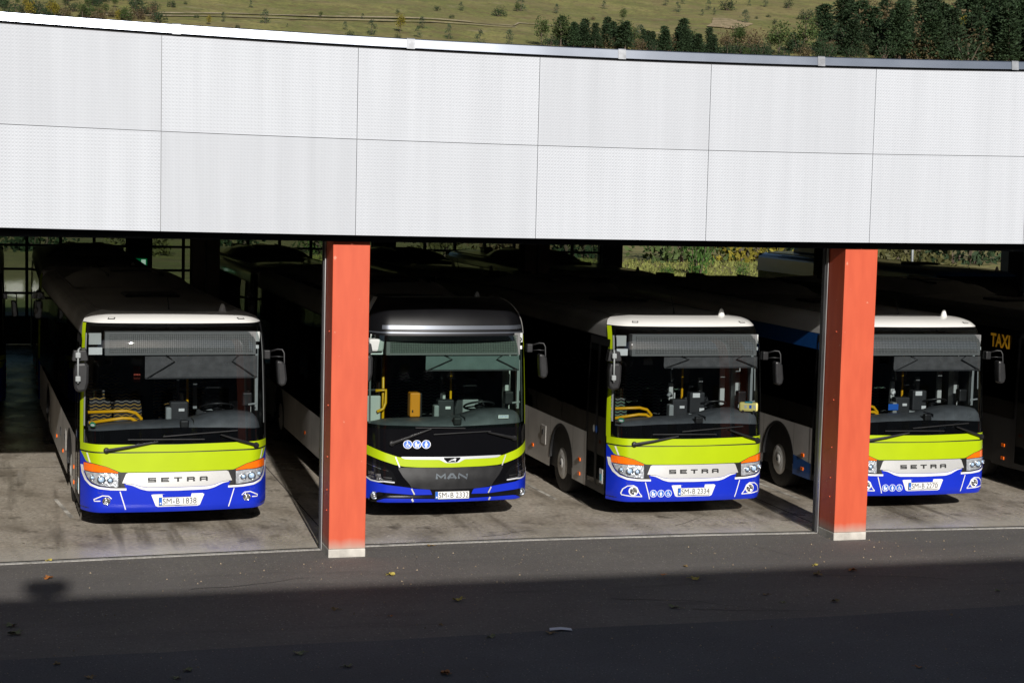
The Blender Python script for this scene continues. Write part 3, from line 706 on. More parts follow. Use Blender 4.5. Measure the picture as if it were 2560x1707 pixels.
# ------------------------------------------------------------------ the black-fronted city bus
FM = Front([(.32, .05), (.36, .012), (.44, .0), (.62, .0), (.90, .025), (1.10, .045), (1.48, .085), (2.40, .165), (2.86, .225), (2.95, .245), (3.05, .285), (3.14, .355), (3.20, .45), (3.24, .60), (3.26, .85)],
           [(.32, 1.262), (.38, 1.275), (1.3, 1.275), (2.5, 1.262), (2.86, 1.25), (2.98, 1.238), (3.08, 1.205), (3.16, 1.14), (3.22, 1.06), (3.26, .96)], bow=.14, corner=.34, c0=.74, zmap=[(.3, .3), (.45, .45), (1.5, 1.425), (2.87, 2.785), (2.955, 2.885), (3.26, 3.32), (3.4, 3.46)])
def black_bus(loc, rz, word, label):
    F = FM; t = empty('city_bus', loc, rz); tag(t, label, 'bus'); Lb = 12.0
    A = lambda fn: (lambda x: fn(abs(x)))
    F.patch(-1.275, 1.275, .33, 1.50, 0, 90, 20).build('front_shell', MANBLACK, t, True)
    up_ = A(lin([(0, 1.030), (.55, 1.035), (.80, 1.055), (1.00, 1.125), (1.275, 1.240)])); dn = A(lin([(0, .885), (.50, .892), (.72, .905), (.85, .932), (1.05, 1.003), (1.275, 1.088)]))
    F.patch(-1.274, 1.274, dn, up_, .007, 90, 5).build('lime_band', LIME, t, True)
    F.patch(-.86, .86, A(lin([(0, 1.032), (.86, 1.045)])), A(lin([(0, 1.072), (.86, 1.066)])), .004, 40, 2).build('gloss_strip', GLOSSBLACK, t, True)
    F.patch(-.76, .76, A(lin([(0, .955), (.10, .958), (.19, 1.010), (.60, 1.018), (.72, 1.026), (.76, 1.052)])), A(lin([(0, 1.052), (.76, 1.060)])), .012, 60, 2).build('chrome_strip', SATIN, t, True)
    bd = F.shape([(-.125, 1.040), (.125, 1.040), (.125, 1.02), (.075, .968), (-.075, .968), (-.125, 1.02)][::-1], .017).build('badge', GLOSSBLACK, t)
    F.shape([(-.055, .978), (-.048, .990), (-.030, .995), (-.020, 1.008), (.015, 1.014), (.030, 1.028), (.055, 1.030), (.062, 1.016), (.052, .998), (.050, .976), (.040, .976), (.036, .992), (-.015, .992), (-.030, .980)], .020).build('lion_emblem', SATIN, bd)
    # grille panel
    F.patch(-.80, .80, A(lin([(0, .535), (.40, .54), (.60, .575), (.74, .75), (.80, .86)])), A(lin([(0, .879), (.74, .889), (.80, .892)])), .006, 50, 6).build('grille_panel', mat('black_grille', (.010, .010, .011), .38, rvar=.12, scale=7), t, True)
    for s in (-1, 1):
        F.strip([(s*.845, 1.06), (s*.785, .895)], .018, .012).build('band_seam', SILVER, t)
        F.strip([(s*.78, .872), (s*.60, .565)], .008, .009).build('panel_gap', BLACK, t)
        F.strip([(s*.61, .555), (s*.565, .46)], .020, .013).build('bumper_seam', SILVER, t)
        F.strip([(s*.60, .395), (s*.58, .355)], .026, .013).build('bumper_seam', SILVER, t)
        # bumper
        top = lin([(.58, .560), (.74, .585), (1.0, .620), (1.16, .665), (1.24, .74), (1.275, .80)]); bot = lin([(.58, .455), (.85, .48), (1.08, .50), (1.14, .46), (1.18, .38), (1.275, .36)])
        F.patch(min(s*.585, s*1.274), max(s*.585, s*1.274), A(bot), A(top), .009, 40, 4).build('bumper_wing', BLUE, t, True)
        F.shape([(s*.555, .452), (s*.30, .455), (s*.325, .52), (s*.34, .535), (s*.585, .556)][::(1 if s < 0 else -1)], .009).build('bumper_wing_tip', BLUE, t)
        g = empty('fog_light', (0, 0, 0), parent=t); c = F.pt(s*1.13, .435, .004)
        MB().lathe([(.060, .02), (.062, -.012), (.050, -.026), (.042, -.014)], c, 'y', 20).build('ring', DARKCHROME, g, True)
        MB().lathe([(.002, -.024), (.022, -.021), (.042, -.010)], c, 'y', 16).build('lens', mat('fog_lens', (.5, .5, .5), .08, metal=.8, var=.5, scale=60), g, True)
        # headlight
        g = empty('headlight', (0, 0, 0), parent=t)
        F.patch(min(s*.83, s*1.262), max(s*.83, s*1.262), A(lin([(.83, .655), (1.0, .655), (1.2, .685), (1.262, .72)])), A(lin([(.83, .70), (.90, .83), (1.0, .90), (1.262, .985)])), .005, 20, 5).build('housing', GLOSSBLACK, g, True)
        for dx, dz in ((1.085, .765), (1.165, .785), (1.075, .715), (1.165, .725)):
            F.patch(min(s*(dx-.034), s*(dx+.034)), max(s*(dx-.034), s*(dx+.034)), dz-.022, dz+.022, .012, 4, 3).build('lamp', mat('lamp_facets', (.75, .76, .78), .12, metal=1.0, var=.5, scale=70, bump=.8, bscale=60), g)
        F.strip([(s*1.245, .80), (s*1.235, .72), (s*1.17, .672), (s*1.08, .664), (s*1.02, .672), (s*.86, .655)], .022, .014, None, 4).build('light_guide', mat('light_guide', (.55, .56, .58), .25), g)
        F.strip([(s*1.24, .935), (s*1.05, .865), (s*.95, .835)], .010, .012, None, 4).build('chrome_line', CHROME, g)
        for q in (.70, .735): F.strip([(s*1.02, q), (s*.90, q-.012)], .012, .010).build('louvre', BLACK, g)
        F.patch(min(s*1.236, s*1.275), max(s*1.236, s*1.275), 1.50, 2.86, .006, 5, 30).build('pillar', LIME if s > 0 else BLACK, t, True)
        F.strip([(s*1.20, 1.55), (s*1.20, 2.70)], .022, -.02, None, 20).build('pillar_trim', GREYTRIM, t)
    F.patch(-1.10, 1.10, .345, A(lin([(0, .385), (.6, .398), (1.0, .405), (1.1, .36)])), .010, 50, 2).build('bumper_lip', BLUE, t, True)
    license_plate(F, t, word, .445, 0, False)
    lett = empty('lettering', (0, 0, 0), parent=t)
    strokes = {'M': [(0,0), (0,1), (.5,.30), (1,1), (1,0)], 'A': [(0,0), (.40,1), (.60,1), (1,0)], 'N': [(0,0), (0,1), (1,0), (1,1)]}
    for i, ch in enumerate('MAN'):
        x0 = -.235+i*.168; wd, h, zc = .125, .075, .705
        mb = MB(); F.strip([(x0+a*wd, zc+b*h) for a, b in strokes[ch]], .026, .014, mb, 1)
        if ch == 'A': F.strip([(x0+.25*wd, zc+.25*h), (x0+.75*wd, zc+.25*h)], .018, .0145, mb, 1)
        F.strip([(x0+a*wd, zc+b*h) for a, b in strokes[ch]], .034, .009, mb, 1)
        mb.build('letter', SATIN2, lett)
    for i, k in enumerate(('wheelchair', 'pram', 'person')): pictogram(F, t, -.665+i*.137, 1.255, .064, .010, k)
    # glass and dome
    F.patch(-1.236, 1.236, 1.50, 2.87, .004, 70, 40).build('windshield', GLASSM, t, True)
    fr = MB()
    F.patch(-1.23, 1.23, 1.44, A(lin([(0, 1.53), (1.23, 1.56)])), -.004, 50, 2, fr); F.patch(-1.23, 1.23, 2.80, 2.88, -.004, 50, 2, fr)
    for s in (-1, 1): F.patch(min(s*1.215, s*1.24), max(s*1.215, s*1.24), 1.5, 2.87, -.004, 2, 20, fr)
    fr.build('windshield_border', GLOSSBLACK, t, True)
    F.patch(-1.05, 1.20, 2.955, 2.995, .010, 50, 3).build('chrome_bar', BARMETAL, t, True)
    F.patch(-1.22, 1.22, 2.905, 2.922, .008, 50, 2).build('chrome_bar', BARMETAL, t, True)
    F.patch(-1.275, 1.275, 2.88, 3.26, .002, 64, 16).build('front_dome', DOME, t, True)
    F.patch(1.228, 1.275, 2.88, 3.25, .012, 3, 18).build('corner_edge', WHITE, t, True)
    F.patch(-1.275, -1.228, 2.88, 3.25, .012, 3, 18).build('corner_edge', WHITE, t, True)
    for s in (-1, 1):
        g = empty('marker_light', (0, 0, 0), parent=t); c = F.pt(s*1.15, 2.81, -.01)
        MB().lathe([(.034, .0), (.034, -.016), (.024, -.02)], c, 'y', 16).build('ring', BLACK, g, True); MB().lathe([(.002, -.022), (.022, -.018)], c, 'y', 12).build('lens', STICKWHITE, g, True)
    MB().lathe([(.05, 0), (.045, .03), (.02, .09), (.004, .10)], (.60, 1.05, 3.31), 'z', 12).build('roof_antenna', PALETRIM, t, True)
    g = []
    for q in (0, .02, .06, .12, .25, .4, .6, .8, 1):
        row = []
        for i in range(21):
            u = -1+i/10; y0 = F.raw(u*1.275, 3.26).y; row.append((u*.96, y0+(Lb-y0)*q, 3.32-.15*min(1, q*8)+.03*(1-u*u)))
        g.append(row)
    MB().grid(g).build('roof', ROOFW, t, True)
    for s in (-1, 1):
        gg = []
        for j in range(9):
            z = 2.80+.46*j/8; zz = F.zmap(z); gg.append([(s*F.hw(z), F.raw(1.275, z).y, zz), (s*F.hw(z), 1.6, zz), (s*(F.hw(2.80+.36*j/8)), 2.6, 2.80+.36*j/8), (s*F.hw(2.80+.36*j/8), Lb, 2.80+.36*j/8)])
        MB().grid(gg).build('roof_edge', ROOFW, t, True)
        MB().tube([(s*1.17, 1.6, 3.10), (s*1.16, 2.6, 3.08), (s*1.16, Lb-.3, 3.08)], .018, 6).build('gutter_rail', PALETRIM, t)
    for nm, a, b, wd, h in (('air_conditioner', 3.6, 6.4, .95, .26), ('roof_duct', 6.9, 10.8, .8, .20)):
        gg = []
        for k in range(13):
            u = -1+k/6
            gg.append([(u*wd, a+(b-a)*q+.2*u*u*(1 if q < .5 else -.5), 3.17+hh*h*(1-abs(u)**5*.95)) for q, hh in ((0, 0), (.03, .5), (.10, .85), (.25, 1), (.85, 1), (.97, .7), (1, 0))])
        ac = MB().grid(gg).build(nm, ROOFW, t, True)
        MB().box(-.45, .35, a+.25, a+.9, 3.17+h*.9, 3.17+h+.02).build('fan_grille', BLACK, ac, bevel=.01)
        for x in (-.5, .5): MB().box(x-.006, x+.006, a+.1, b-.1, 3.17+h*.8, 3.17+h+.004).build('seam', BLACK, ac)
    MB().box(-.6, .5, 2.35, 2.9, 3.19, 3.24).build('roof_hatch', DARKTRIM, t, bevel=.02)
    ax = (2.75, 8.65)
    def skl(y):
        z = .36
        for a in ax:
            d = abs(y-a)
            if d < .60: z = max(z, .50+math.sqrt(max(0, .36-d*d)))
        return z
    for s in (-1, 1):
        for a, b in ((1.9, 3.4), (3.4, 4.9), (4.9, 6.5), (6.5, 8.0), (8.0, 9.4), (9.4, 10.7), (10.7, Lb)):
            side_patch(F, t, 'skirt_panel', s, a+.004, b-.004, skl, 1.06, .003, GREYWHITE, max(4, int((b-a)/.03)), 4)
        side_patch(F, t, 'flank', s, None, Lb, .38, 2.80, -.03, BLACK, 2, 8)
        side_patch(F, t, 'front_flank', s, None, 1.88, .38, 2.80, .002, GLOSSBLACK, 4, 10)
        for a, b in zip((1.9, 3.4, 4.9, 6.5, 8.0, 9.4), (3.4, 4.9, 6.5, 8.0, 9.4, Lb-.1)): side_patch(F, t, 'window', s, a+.01, b-.01, 1.07, 2.78, .004, GLASSS, 3, 6)
        for y, z in ((3.9, .6), (5.6, .6)): MB().box(min(s*1.276, s*1.292), max(s*1.276, s*1.292), y-.05, y+.05, z-.028, z+.028).build('side_marker', ORANGE, t, bevel=.006)
        for a in ax:
            arch = MB(); pts = [(math.cos(R(q))*.60, .50+math.sin(R(q))*.60) for q in range(0, 181, 9)]
            arch.grid([[(s*1.282, a+q, z) for q, z in pts], [(s*.85, a+q, z) for q, z in pts]]); arch.build('wheel_arch', BLACK, t)
            wheel(t, s*1.10, a, s, HUB)
    MB().box(-1.25, 1.25, Lb-.02, Lb, .38, 3.1).build('rear_panel', GREYWHITE, t)
    MB().box(-1.20, 1.20, .30, Lb-.1, .36, .50).build('floor', INTERIOR, t)
    mirror_right(t, 1.275, .46, 2.62)
    mirror_left(t, -1.275, .34, 2.6)
    wiper(F, t, (-.90, 1.27), (-.32, 1.50), (-.55, 1.515), (.20, 1.50), BLACK)
    wiper(F, t, (.98, 1.32), (.55, 1.43), (-.28, 1.41), (.60, 1.445), BLACK)
    cockpit(F, t, SEATG, 2, True)
    y0 = F.raw(.78, 1.58).y
    nb = MB().box(.74, .90, y0+.03, y0+.036, 1.555, 1.605).build('name_board', STICKWHITE, t)
    write('JUSTIN', lambda u, v: (.755+.13*u, y0+.0285, 1.567+.026*v), 'name_character', STICKBLUE, nb)
    MB().prism([(-1.22, 2.55), (-1.0, 2.55), (-.98, 2.74), (-1.22, 2.74)], F.raw(0, 2.6).y+.16, F.raw(0, 2.6).y+.4).build('camera_box', PALETRIM, t, bevel=.03)
    return t

# ================================================================== the setting
def ground_mat(name, ramp, scale, rough, bump, bscale, extra=None, stretch=(1,1,1), gloss=None):
    m, t, p = nodes(name); N, L = t.nodes, t.links
    tc = N.new('ShaderNodeTexCoord'); mp = N.new('ShaderNodeMapping'); mp.inputs['Scale'].default_value = stretch
    L.new(tc.outputs['Object'], mp.inputs[0])
    nz = N.new('ShaderNodeTexNoise'); nz.inputs['Scale'].default_value = scale; nz.inputs['Detail'].default_value = 8; nz.inputs['Roughness'].default_value = .62
    L.new(mp.outputs[0], nz.inputs['Vector'])
    cr = N.new('ShaderNodeValToRGB'); e = cr.color_ramp.elements
    while len(e) < len(ramp): e.new(.5)
    for q, (pos, c) in zip(e, ramp): q.position = pos; q.color = (*c, 1)
    L.new(nz.outputs['Fac'], cr.inputs[0]); col = cr.outputs[0]
    fine = N.new('ShaderNodeTexNoise'); fine.inputs['Scale'].default_value = bscale; fine.inputs['Detail'].default_value = 6
    L.new(tc.outputs['Object'], fine.inputs['Vector'])
    mr = N.new('ShaderNodeMapRange'); mr.inputs[1].default_value = .3; mr.inputs[2].default_value = .7; mr.inputs[3].default_value = .72; mr.inputs[4].default_value = 1.28
    L.new(fine.outputs['Fac'], mr.inputs[0])
    mx = N.new('ShaderNodeMix'); mx.data_type = 'RGBA'; mx.blend_type = 'MULTIPLY'; mx.inputs[0].default_value = 1
    L.new(col, mx.inputs[6]); L.new(mr.outputs[0], mx.inputs[7]); col = mx.outputs[2]
    if extra: col = extra(N, L, tc, col)
    L.new(col, p.inputs['Base Color']); p.inputs['Roughness'].default_value = rough
    if gloss:
        g = N.new('ShaderNodeMapRange'); g.inputs[1].default_value = .35; g.inputs[2].default_value = .65; g.inputs[3].default_value = gloss[0]; g.inputs[4].default_value = gloss[1]
        L.new(nz.outputs['Fac'], g.inputs[0]); L.new(g.outputs[0], p.inputs['Roughness'])
    bp = N.new('ShaderNodeBump'); bp.inputs['Strength'].default_value = bump; bp.inputs['Distance'].default_value = .02
    L.new(fine.outputs['Fac'], bp.inputs['Height']); L.new(bp.outputs[0], p.inputs['Normal'])
    return m
def blend_layer(scale, lo, hi, colour, amount, stretch=(1,1,1), det=6, loc=(0,0,0)):
    def f(N, L, tc, col):
        mp = N.new('ShaderNodeMapping'); mp.inputs['Scale'].default_value = stretch; mp.inputs['Location'].default_value = loc; L.new(tc.outputs['Object'], mp.inputs[0])
        nz = N.new('ShaderNodeTexNoise'); nz.inputs['Scale'].default_value = scale; nz.inputs['Detail'].default_value = det; L.new(mp.outputs[0], nz.inputs['Vector'])
        r = N.new('ShaderNodeMapRange'); r.inputs[1].default_value = lo; r.inputs[2].default_value = hi; r.inputs[4].default_value = amount; L.new(nz.outputs['Fac'], r.inputs[0])
        mx = N.new('ShaderNodeMix'); mx.data_type = 'RGBA'; mx.inputs[7].default_value = (*colour, 1); L.new(r.outputs[0], mx.inputs[0]); L.new(col, mx.inputs[6])
        return mx.outputs[2]
    return f
def chain(*fs):
    def f(N, L, tc, col):
        for g in fs: col = g(N, L, tc, col)
        return col
    return f
def speckles(scale, thr, colour):
    def f(N, L, tc, col):
        v = N.new('ShaderNodeTexVoronoi'); v.inputs['Scale'].default_value = scale; L.new(tc.outputs['Object'], v.inputs['Vector'])
        s = N.new('ShaderNodeMath'); s.operation = 'LESS_THAN'; s.inputs[1].default_value = thr; L.new(v.outputs['Distance'], s.inputs[0])
        w_ = N.new('ShaderNodeSeparateColor'); L.new(v.outputs['Color'], w_.inputs[0])
        g = N.new('ShaderNodeMath'); g.operation = 'GREATER_THAN'; g.inputs[1].default_value = .72; L.new(w_.outputs[0], g.inputs[0])
        k = N.new('ShaderNodeMath'); k.operation = 'MULTIPLY'; L.new(s.outputs[0], k.inputs[0]); L.new(g.outputs[0], k.inputs[1])
        mx = N.new('ShaderNodeMix'); mx.data_type = 'RGBA'; mx.inputs[7].default_value = (*colour, 1); L.new(k.outputs[0], mx.inputs[0]); L.new(col, mx.inputs[6])
        return mx.outputs[2]
    return f
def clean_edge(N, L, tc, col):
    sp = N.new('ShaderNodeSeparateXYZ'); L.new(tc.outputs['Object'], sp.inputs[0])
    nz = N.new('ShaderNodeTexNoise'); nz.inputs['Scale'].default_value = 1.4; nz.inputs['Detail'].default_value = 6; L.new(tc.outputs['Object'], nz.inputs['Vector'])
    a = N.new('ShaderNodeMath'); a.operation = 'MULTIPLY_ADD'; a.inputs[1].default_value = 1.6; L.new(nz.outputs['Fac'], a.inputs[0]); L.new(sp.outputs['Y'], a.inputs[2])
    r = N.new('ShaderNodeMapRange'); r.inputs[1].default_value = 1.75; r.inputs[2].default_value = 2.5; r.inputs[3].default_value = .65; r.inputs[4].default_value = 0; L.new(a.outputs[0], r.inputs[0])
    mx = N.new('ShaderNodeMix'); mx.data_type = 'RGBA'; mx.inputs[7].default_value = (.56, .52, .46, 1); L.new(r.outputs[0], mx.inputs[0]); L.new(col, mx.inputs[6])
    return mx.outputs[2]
ASPHALT = ground_mat('asphalt', [(.35, (.118, .107, .098)), (.65, (.152, .138, .126))], .7, .92, .55, 42,
                     chain(speckles(22, .20, (.36, .33, .29)), speckles(9, .07, (.42, .35, .24)), blend_layer(14, .45, .62, (.10, .092, .086), .5), blend_layer(1.8, .58, .70, (.088, .080, .074), .6, (.25, 1.8, 1), 6, (2, 9, 0)), blend_layer(.35, .5, .7, (.095, .089, .086), .6, (.35, 1.6, 1))))
CONCRETE = ground_mat('hall_concrete', [(.25, (.20, .165, .125)), (.44, (.40, .35, .285)), (.60, (.55, .49, .41)), (.78, (.66, .595, .50))], .9, .6, .15, 18,
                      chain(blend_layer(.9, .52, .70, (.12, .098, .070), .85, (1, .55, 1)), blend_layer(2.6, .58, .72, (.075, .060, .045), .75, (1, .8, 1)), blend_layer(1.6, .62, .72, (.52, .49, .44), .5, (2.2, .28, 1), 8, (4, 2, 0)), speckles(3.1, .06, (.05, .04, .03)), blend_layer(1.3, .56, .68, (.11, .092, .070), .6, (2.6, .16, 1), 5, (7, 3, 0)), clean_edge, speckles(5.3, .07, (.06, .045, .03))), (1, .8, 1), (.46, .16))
STRIP = ground_mat('threshold_concrete', [(.3, (.28, .27, .25)), (.7, (.42, .40, .37))], 2.0, .8, .3, 30, blend_layer(5, .58, .7, (.14, .13, .11), .6))
GRASS = ground_mat('meadow', [(.30, (.085, .11, .022)), (.52, (.15, .155, .036)), (.70, (.21, .185, .055))], .06, .95, 1.0, 3.0,
                   chain(blend_layer(.5, .52, .66, (.060, .095, .018), .7, (1, .4, 1)), blend_layer(.25, .55, .7, (.20, .15, .06), .6, (1, .5, 1), 6, (9, 3, 0))))
HILL = ground_mat('hill_grass', [(.30, (.120, .125, .028)), (.50, (.185, .178, .045)), (.68, (.255, .225, .072))], .05, .95, 1.0, 1.2,
                  chain(blend_layer(.12, .50, .64, (.120, .130, .026), .7, (1, .45, 1)), blend_layer(.35, .56, .68, (.13, .085, .032), .6, (1, .4, 1), 6, (5, 8, 0)), blend_layer(.9, .54, .68, (.075, .09, .022), .75), blend_layer(.16, .50, .62, (.15, .115, .045), .6, (.5, 1.4, 1), 7, (50, 1, 0)), blend_layer(.08, .48, .62, (.21, .165, .065), .55, (1, .6, 1), 8, (70, 20, 0)), blend_layer(.6, .56, .66, (.10, .065, .028), .55, (.7, .7, 1), 6, (3, 40, 0)), blend_layer(2.2, .55, .70, (.27, .245, .09), .3), blend_layer(.30, .60, .72, (.27, .22, .12), .5, (.6, .6, 1), 8, (30, 8, 0))))
EARTH = ground_mat('bare_earth', [(.35, (.24, .185, .10)), (.65, (.36, .275, .16))], .3, .95, .8, 2.0, blend_layer(.4, .52, .62, (.14, .12, .045), .8))
PATHM = ground_mat('track_gravel', [(.3, (.27, .22, .13)), (.7, (.36, .30, .19))], .2, .95, .4, 2.0, blend_layer(.25, .50, .62, (.15, .13, .045), .85))

EDGE = [(-60, .60), (-.065, .60), (1.985, .72), (4.174, .83), (4.84, .93), (7.275, .97), (9.97, .89), (11.6, .78), (12.45, .77), (15.06, .62), (60, .6)]
mb = MB(); mb.add([(-3000, -3000, -.06), (3000, -3000, -.06), (3000, 3000, -.06), (-3000, 3000, -.06)], [(0, 1, 2, 3)])
structure(mb.build('ground', GRASS))
mb = MB(); mb.grid([[(x, -90, 0) for x, y in EDGE], [(x, y+.10, 0) for x, y in EDGE]]); structure(mb.build('asphalt_yard', ASPHALT))
SHADELANE = ground_mat('shade_toned_lane_asphalt', [(.35, (.066, .067, .073)), (.65, (.088, .088, .094))], .6, .92, .55, 42, chain(speckles(22, .16, (.26, .25, .23)), speckles(9, .06, (.32, .27, .19)), blend_layer(.5, .5, .7, (.062, .062, .064), .5, (.3, 1.4, 1))))  # newer asphalt beyond the seam; darker, bluer tone also paints in yard shade
lr = random.Random(2); near = [(x, -4.05+.14*(x-1)*.12+lr.uniform(-.04, .04)) for x in [-60]+[-2+.6*i for i in range(30)]+[60]]
structure(MB().grid([[(x, -90, .004) for x, y in near], [(x, y, .004) for x, y in near]]).build('driving_lane', SHADELANE))
mb = MB(); mb.grid([[(x, y+.13, .012) for x, y in EDGE[:]], [(x, 31.4, .012) for x, y in EDGE]])
hf = structure(mb.build('hall_floor', CONCRETE))
mb = MB(); mb.grid([[(x, y, -.01) for x, y in EDGE], [(x, y, .010) for x, y in EDGE], [(x, y+.075, .012) for x, y in EDGE]]); structure(mb.build('threshold_kerb', STRIP))
mb = MB(); mb.grid([[(x, y+.075, .004) for x, y in EDGE], [(x, y+.13, .004) for x, y in EDGE]]); structure(mb.build('drain_slot', mat('slot_dark', (.03, .03, .03), .8)))
mb = MB(); mb.add([(-60, 31.4, -.004), (80, 31.4, -.004), (80, 44, -.004), (-60, 44, -.004)], [(0, 1, 2, 3)]); structure(mb.build('rear_apron', ASPHALT))
# worn bay lines and slab joints on the hall floor
LINE = ground_mat('worn_line', [(.42, (.24, .22, .19)), (.58, (.56, .53, .47))], 3.0, .8, .2, 20)
for pts in (((4.60, 10.2), (4.70, 7.6)), ((4.68, 6.7), (4.86, 4.9)), ((8.42, 7.5), (8.58, 4.0)), ((.75, 5.2), (.95, 3.6)), ((12.55, 6.0), (12.62, 3.4))):
    (a, b), (c, d) = pts; mb = MB().add([(a-.03, b, .016), (a+.03, b, .016), (c+.035, d, .016), (c-.035, d, .016)], [(0, 3, 2, 1)]); structure(mb.build('bay_line', LINE))
JOINT = mat('slab_joint', (.035, .03, .026), .9)
for x in (4.42, 11.92, -3.1, 19.4): structure(MB().box(x-.008, x+.008, 1.2, 31, .0125, .0155).build('slab_joint', JOINT))
for y in (8.3, 15.9, 23.5): structure(MB().box(-40, 50, y-.008, y+.008, .0125, .0155).build('slab_joint', JOINT))

CRACK = mat('crack_dark', (.028, .026, .025), .95)
ck = random.Random(17)
for x0, y0, a0, n in ((7.2, -2.6, -.5, 16), (8.0, -3.3, -.35, 12), (2.2, -1.2, .15, 12), (12.0, -2.4, 2.7, 12), (10.3, .1, -1.2, 7), (5.4, .4, -1.9, 6), (9.7, 1.6, .9, 8), (6.6, 1.3, .4, 7)):
    pts = [(x0, y0)]; a = a0
    for _ in range(n): a += ck.uniform(-.5, .5)*.6; pts.append((pts[-1][0]+.14*math.cos(a), pts[-1][1]+.14*math.sin(a))); a = a*.6+a0*.4
    zc_ = .0065 if y0 < .5 else .0165
    L_, R_ = [], []
    for i, (x, y) in enumerate(pts): hw_ = .006*(1-i/len(pts))+.003; L_.append((x, y-hw_, zc_)); R_.append((x, y+hw_, zc_))
    structure(MB().grid([L_, R_]).build('surface_crack', CRACK))
def H(x, y):
    s = y-160.; z = .2*(math.sqrt(s*s+900)+s)/2 - .48
    k = min(1, max(0, (y-180)/80)); return z + k*(1.6*math.sin(x*.021+1)*math.sin(y*.017+.5)+.5*math.sin(x*.09)*math.sin(y*.07))
g = []
for j in range(131):
    y = 56 + 9.0*j if j < 60 else 596+(j-60)*16
    g.append([(x, y, H(x, y) + .18*random.uniform(-1, 1)*(1 if y > 200 else 0)) for x in [(-420+9*i) for i in range(140)]])
structure(MB().grid(g).build('hillside', HILL, None, True))
def ribbon(name, pts, wd, m, lift=.30):
    P = []
    for (a, b), (c, d) in zip(pts, pts[1:]):
        n = max(2, int(math.hypot(c-a, d-b)/3)); P += [(a+(c-a)*k/n, b+(d-b)*k/n) for k in range(n)]
    P.append(pts[-1]); A, B = [], []
    for x, y in P:
        w0 = wd*random.uniform(.8, 1.2); A.append((x, y-w0/2, H(x, y-w0/2)+lift)); B.append((x, y+w0/2, H(x, y+w0/2)+lift))
    return structure(MB().grid([A, B]).build(name, m))
ribbon('dirt_track', [(20, 352), (38.8, 357), (49.6, 361), (64.5, 364), (80, 367), (96.3, 371), (114.2, 374), (118, 383), (126, 383), (136, 381), (144, 378), (150, 371)], 1.6, PATHM)
ribbon('dirt_track', [(20, 350), (37.4, 352), (48.7, 354.5), (58.4, 356), (73.8, 361), (94.9, 365.5), (113.5, 369)], 1.3, PATHM)
rk = [(175, 404.5), (180, 413), (185.4, 425.5), (189.8, 424), (192.3, 418), (192.2, 413.5), (187, 407), (181.6, 401.5), (178.8, 403.5)]
mb = MB().add([(184, 412, H(184, 412)+.35)] + [(x, y, H(x, y)+.28) for x, y in rk], [(0, 1+(i+1) % len(rk), 1+i) for i in range(len(rk))]); structure(mb.build('bare_slope', EARTH))

# ------------------------------------------------------------------ the depot hall
dep = empty('bus_depot', (0, 0, 0)); tag(dep, 'long open-fronted bus hall with white dimpled metal fascia above orange columns', 'depot')
u_ = lambda x: min(1.3, ((x-7.1)/7.2)**2)
zT = lambda x: 6.776+.113*u_(x); zM = lambda x: 5.600+.060*u_(x); zB = lambda x: 4.350+.030*u_(x); zC = lambda x: 6.932+.104*u_(x)
def fascia_mat():
    m, t, p = nodes('dimpled_metal'); N, L = t.nodes, t.links
    tc = N.new('ShaderNodeTexCoord'); oi = N.new('ShaderNodeObjectInfo')
    sp = N.new('ShaderNodeSeparateXYZ'); L.new(tc.outputs['Object'], sp.inputs[0])
    def mth(op, a, b=None, c=None):
        n = N.new('ShaderNodeMath'); n.operation = op
        for i, v in enumerate((a, b, c)):
            if v is None: continue
            if isinstance(v, (int, float)): n.inputs[i].default_value = v
            else: L.new(v, n.inputs[i])
        return n.outputs[0]
    k = 2*math.pi/.0435
    sx = mth('SINE', mth('MULTIPLY', sp.outputs['X'], k)); sz = mth('SINE', mth('MULTIPLY', sp.outputs['Z'], k))
    h = mth('ADD', mth('MULTIPLY', mth('ADD', sx, sz), .22), mth('MULTIPLY', mth('MULTIPLY', sx, sz), .45))
    wz = N.new('ShaderNodeTexNoise'); wz.inputs['Scale'].default_value = .9; wz.inputs['Detail'].default_value = 1; L.new(tc.outputs['Object'], wz.inputs['Vector'])
    h = mth('ADD', h, mth('MULTIPLY', wz.outputs['Fac'], 3.0))
    nz = N.new('ShaderNodeTexNoise'); nz.inputs['Scale'].default_value = .7; nz.inputs['Detail'].default_value = 3; L.new(tc.outputs['Object'], nz.inputs['Vector'])
    amp = mth('MULTIPLY_ADD', oi.outputs['Random'], .40, .27); amp = mth('MULTIPLY', amp, mth('MULTIPLY_ADD', nz.outputs['Fac'], .8, .6))
    bp = N.new('ShaderNodeBump'); bp.inputs['Distance'].default_value = .0052; L.new(amp, bp.inputs['Strength']); L.new(h, bp.inputs['Height']); L.new(bp.outputs[0], p.inputs['Normal'])
    st = N.new('ShaderNodeTexNoise'); st.inputs['Scale'].default_value = 1.0; st.inputs['Detail'].default_value = 6
    mp = N.new('ShaderNodeMapping'); mp.inputs['Scale'].default_value = (5, 1, .25); L.new(tc.outputs['Object'], mp.inputs[0]); L.new(mp.outputs[0], st.inputs['Vector'])
    v = mth('MULTIPLY_ADD', oi.outputs['Random'], .055, .472); v = mth('ADD', v, mth('MULTIPLY', mth('SUBTRACT', st.outputs['Fac'], .5), .11))
    cb = N.new('ShaderNodeCombineColor'); L.new(v, cb.inputs[0]); L.new(mth('MULTIPLY', v, 1.035), cb.inputs[1]); L.new(mth('MULTIPLY', v, 1.10), cb.inputs[2])
    L.new(cb.outputs[0], p.inputs['Base Color']); p.inputs['Roughness'].default_value = .62; p.inputs['Metallic'].default_value = .0; p.inputs['Specular IOR Level'].default_value = .3
    return m
FASCIA = fascia_mat()
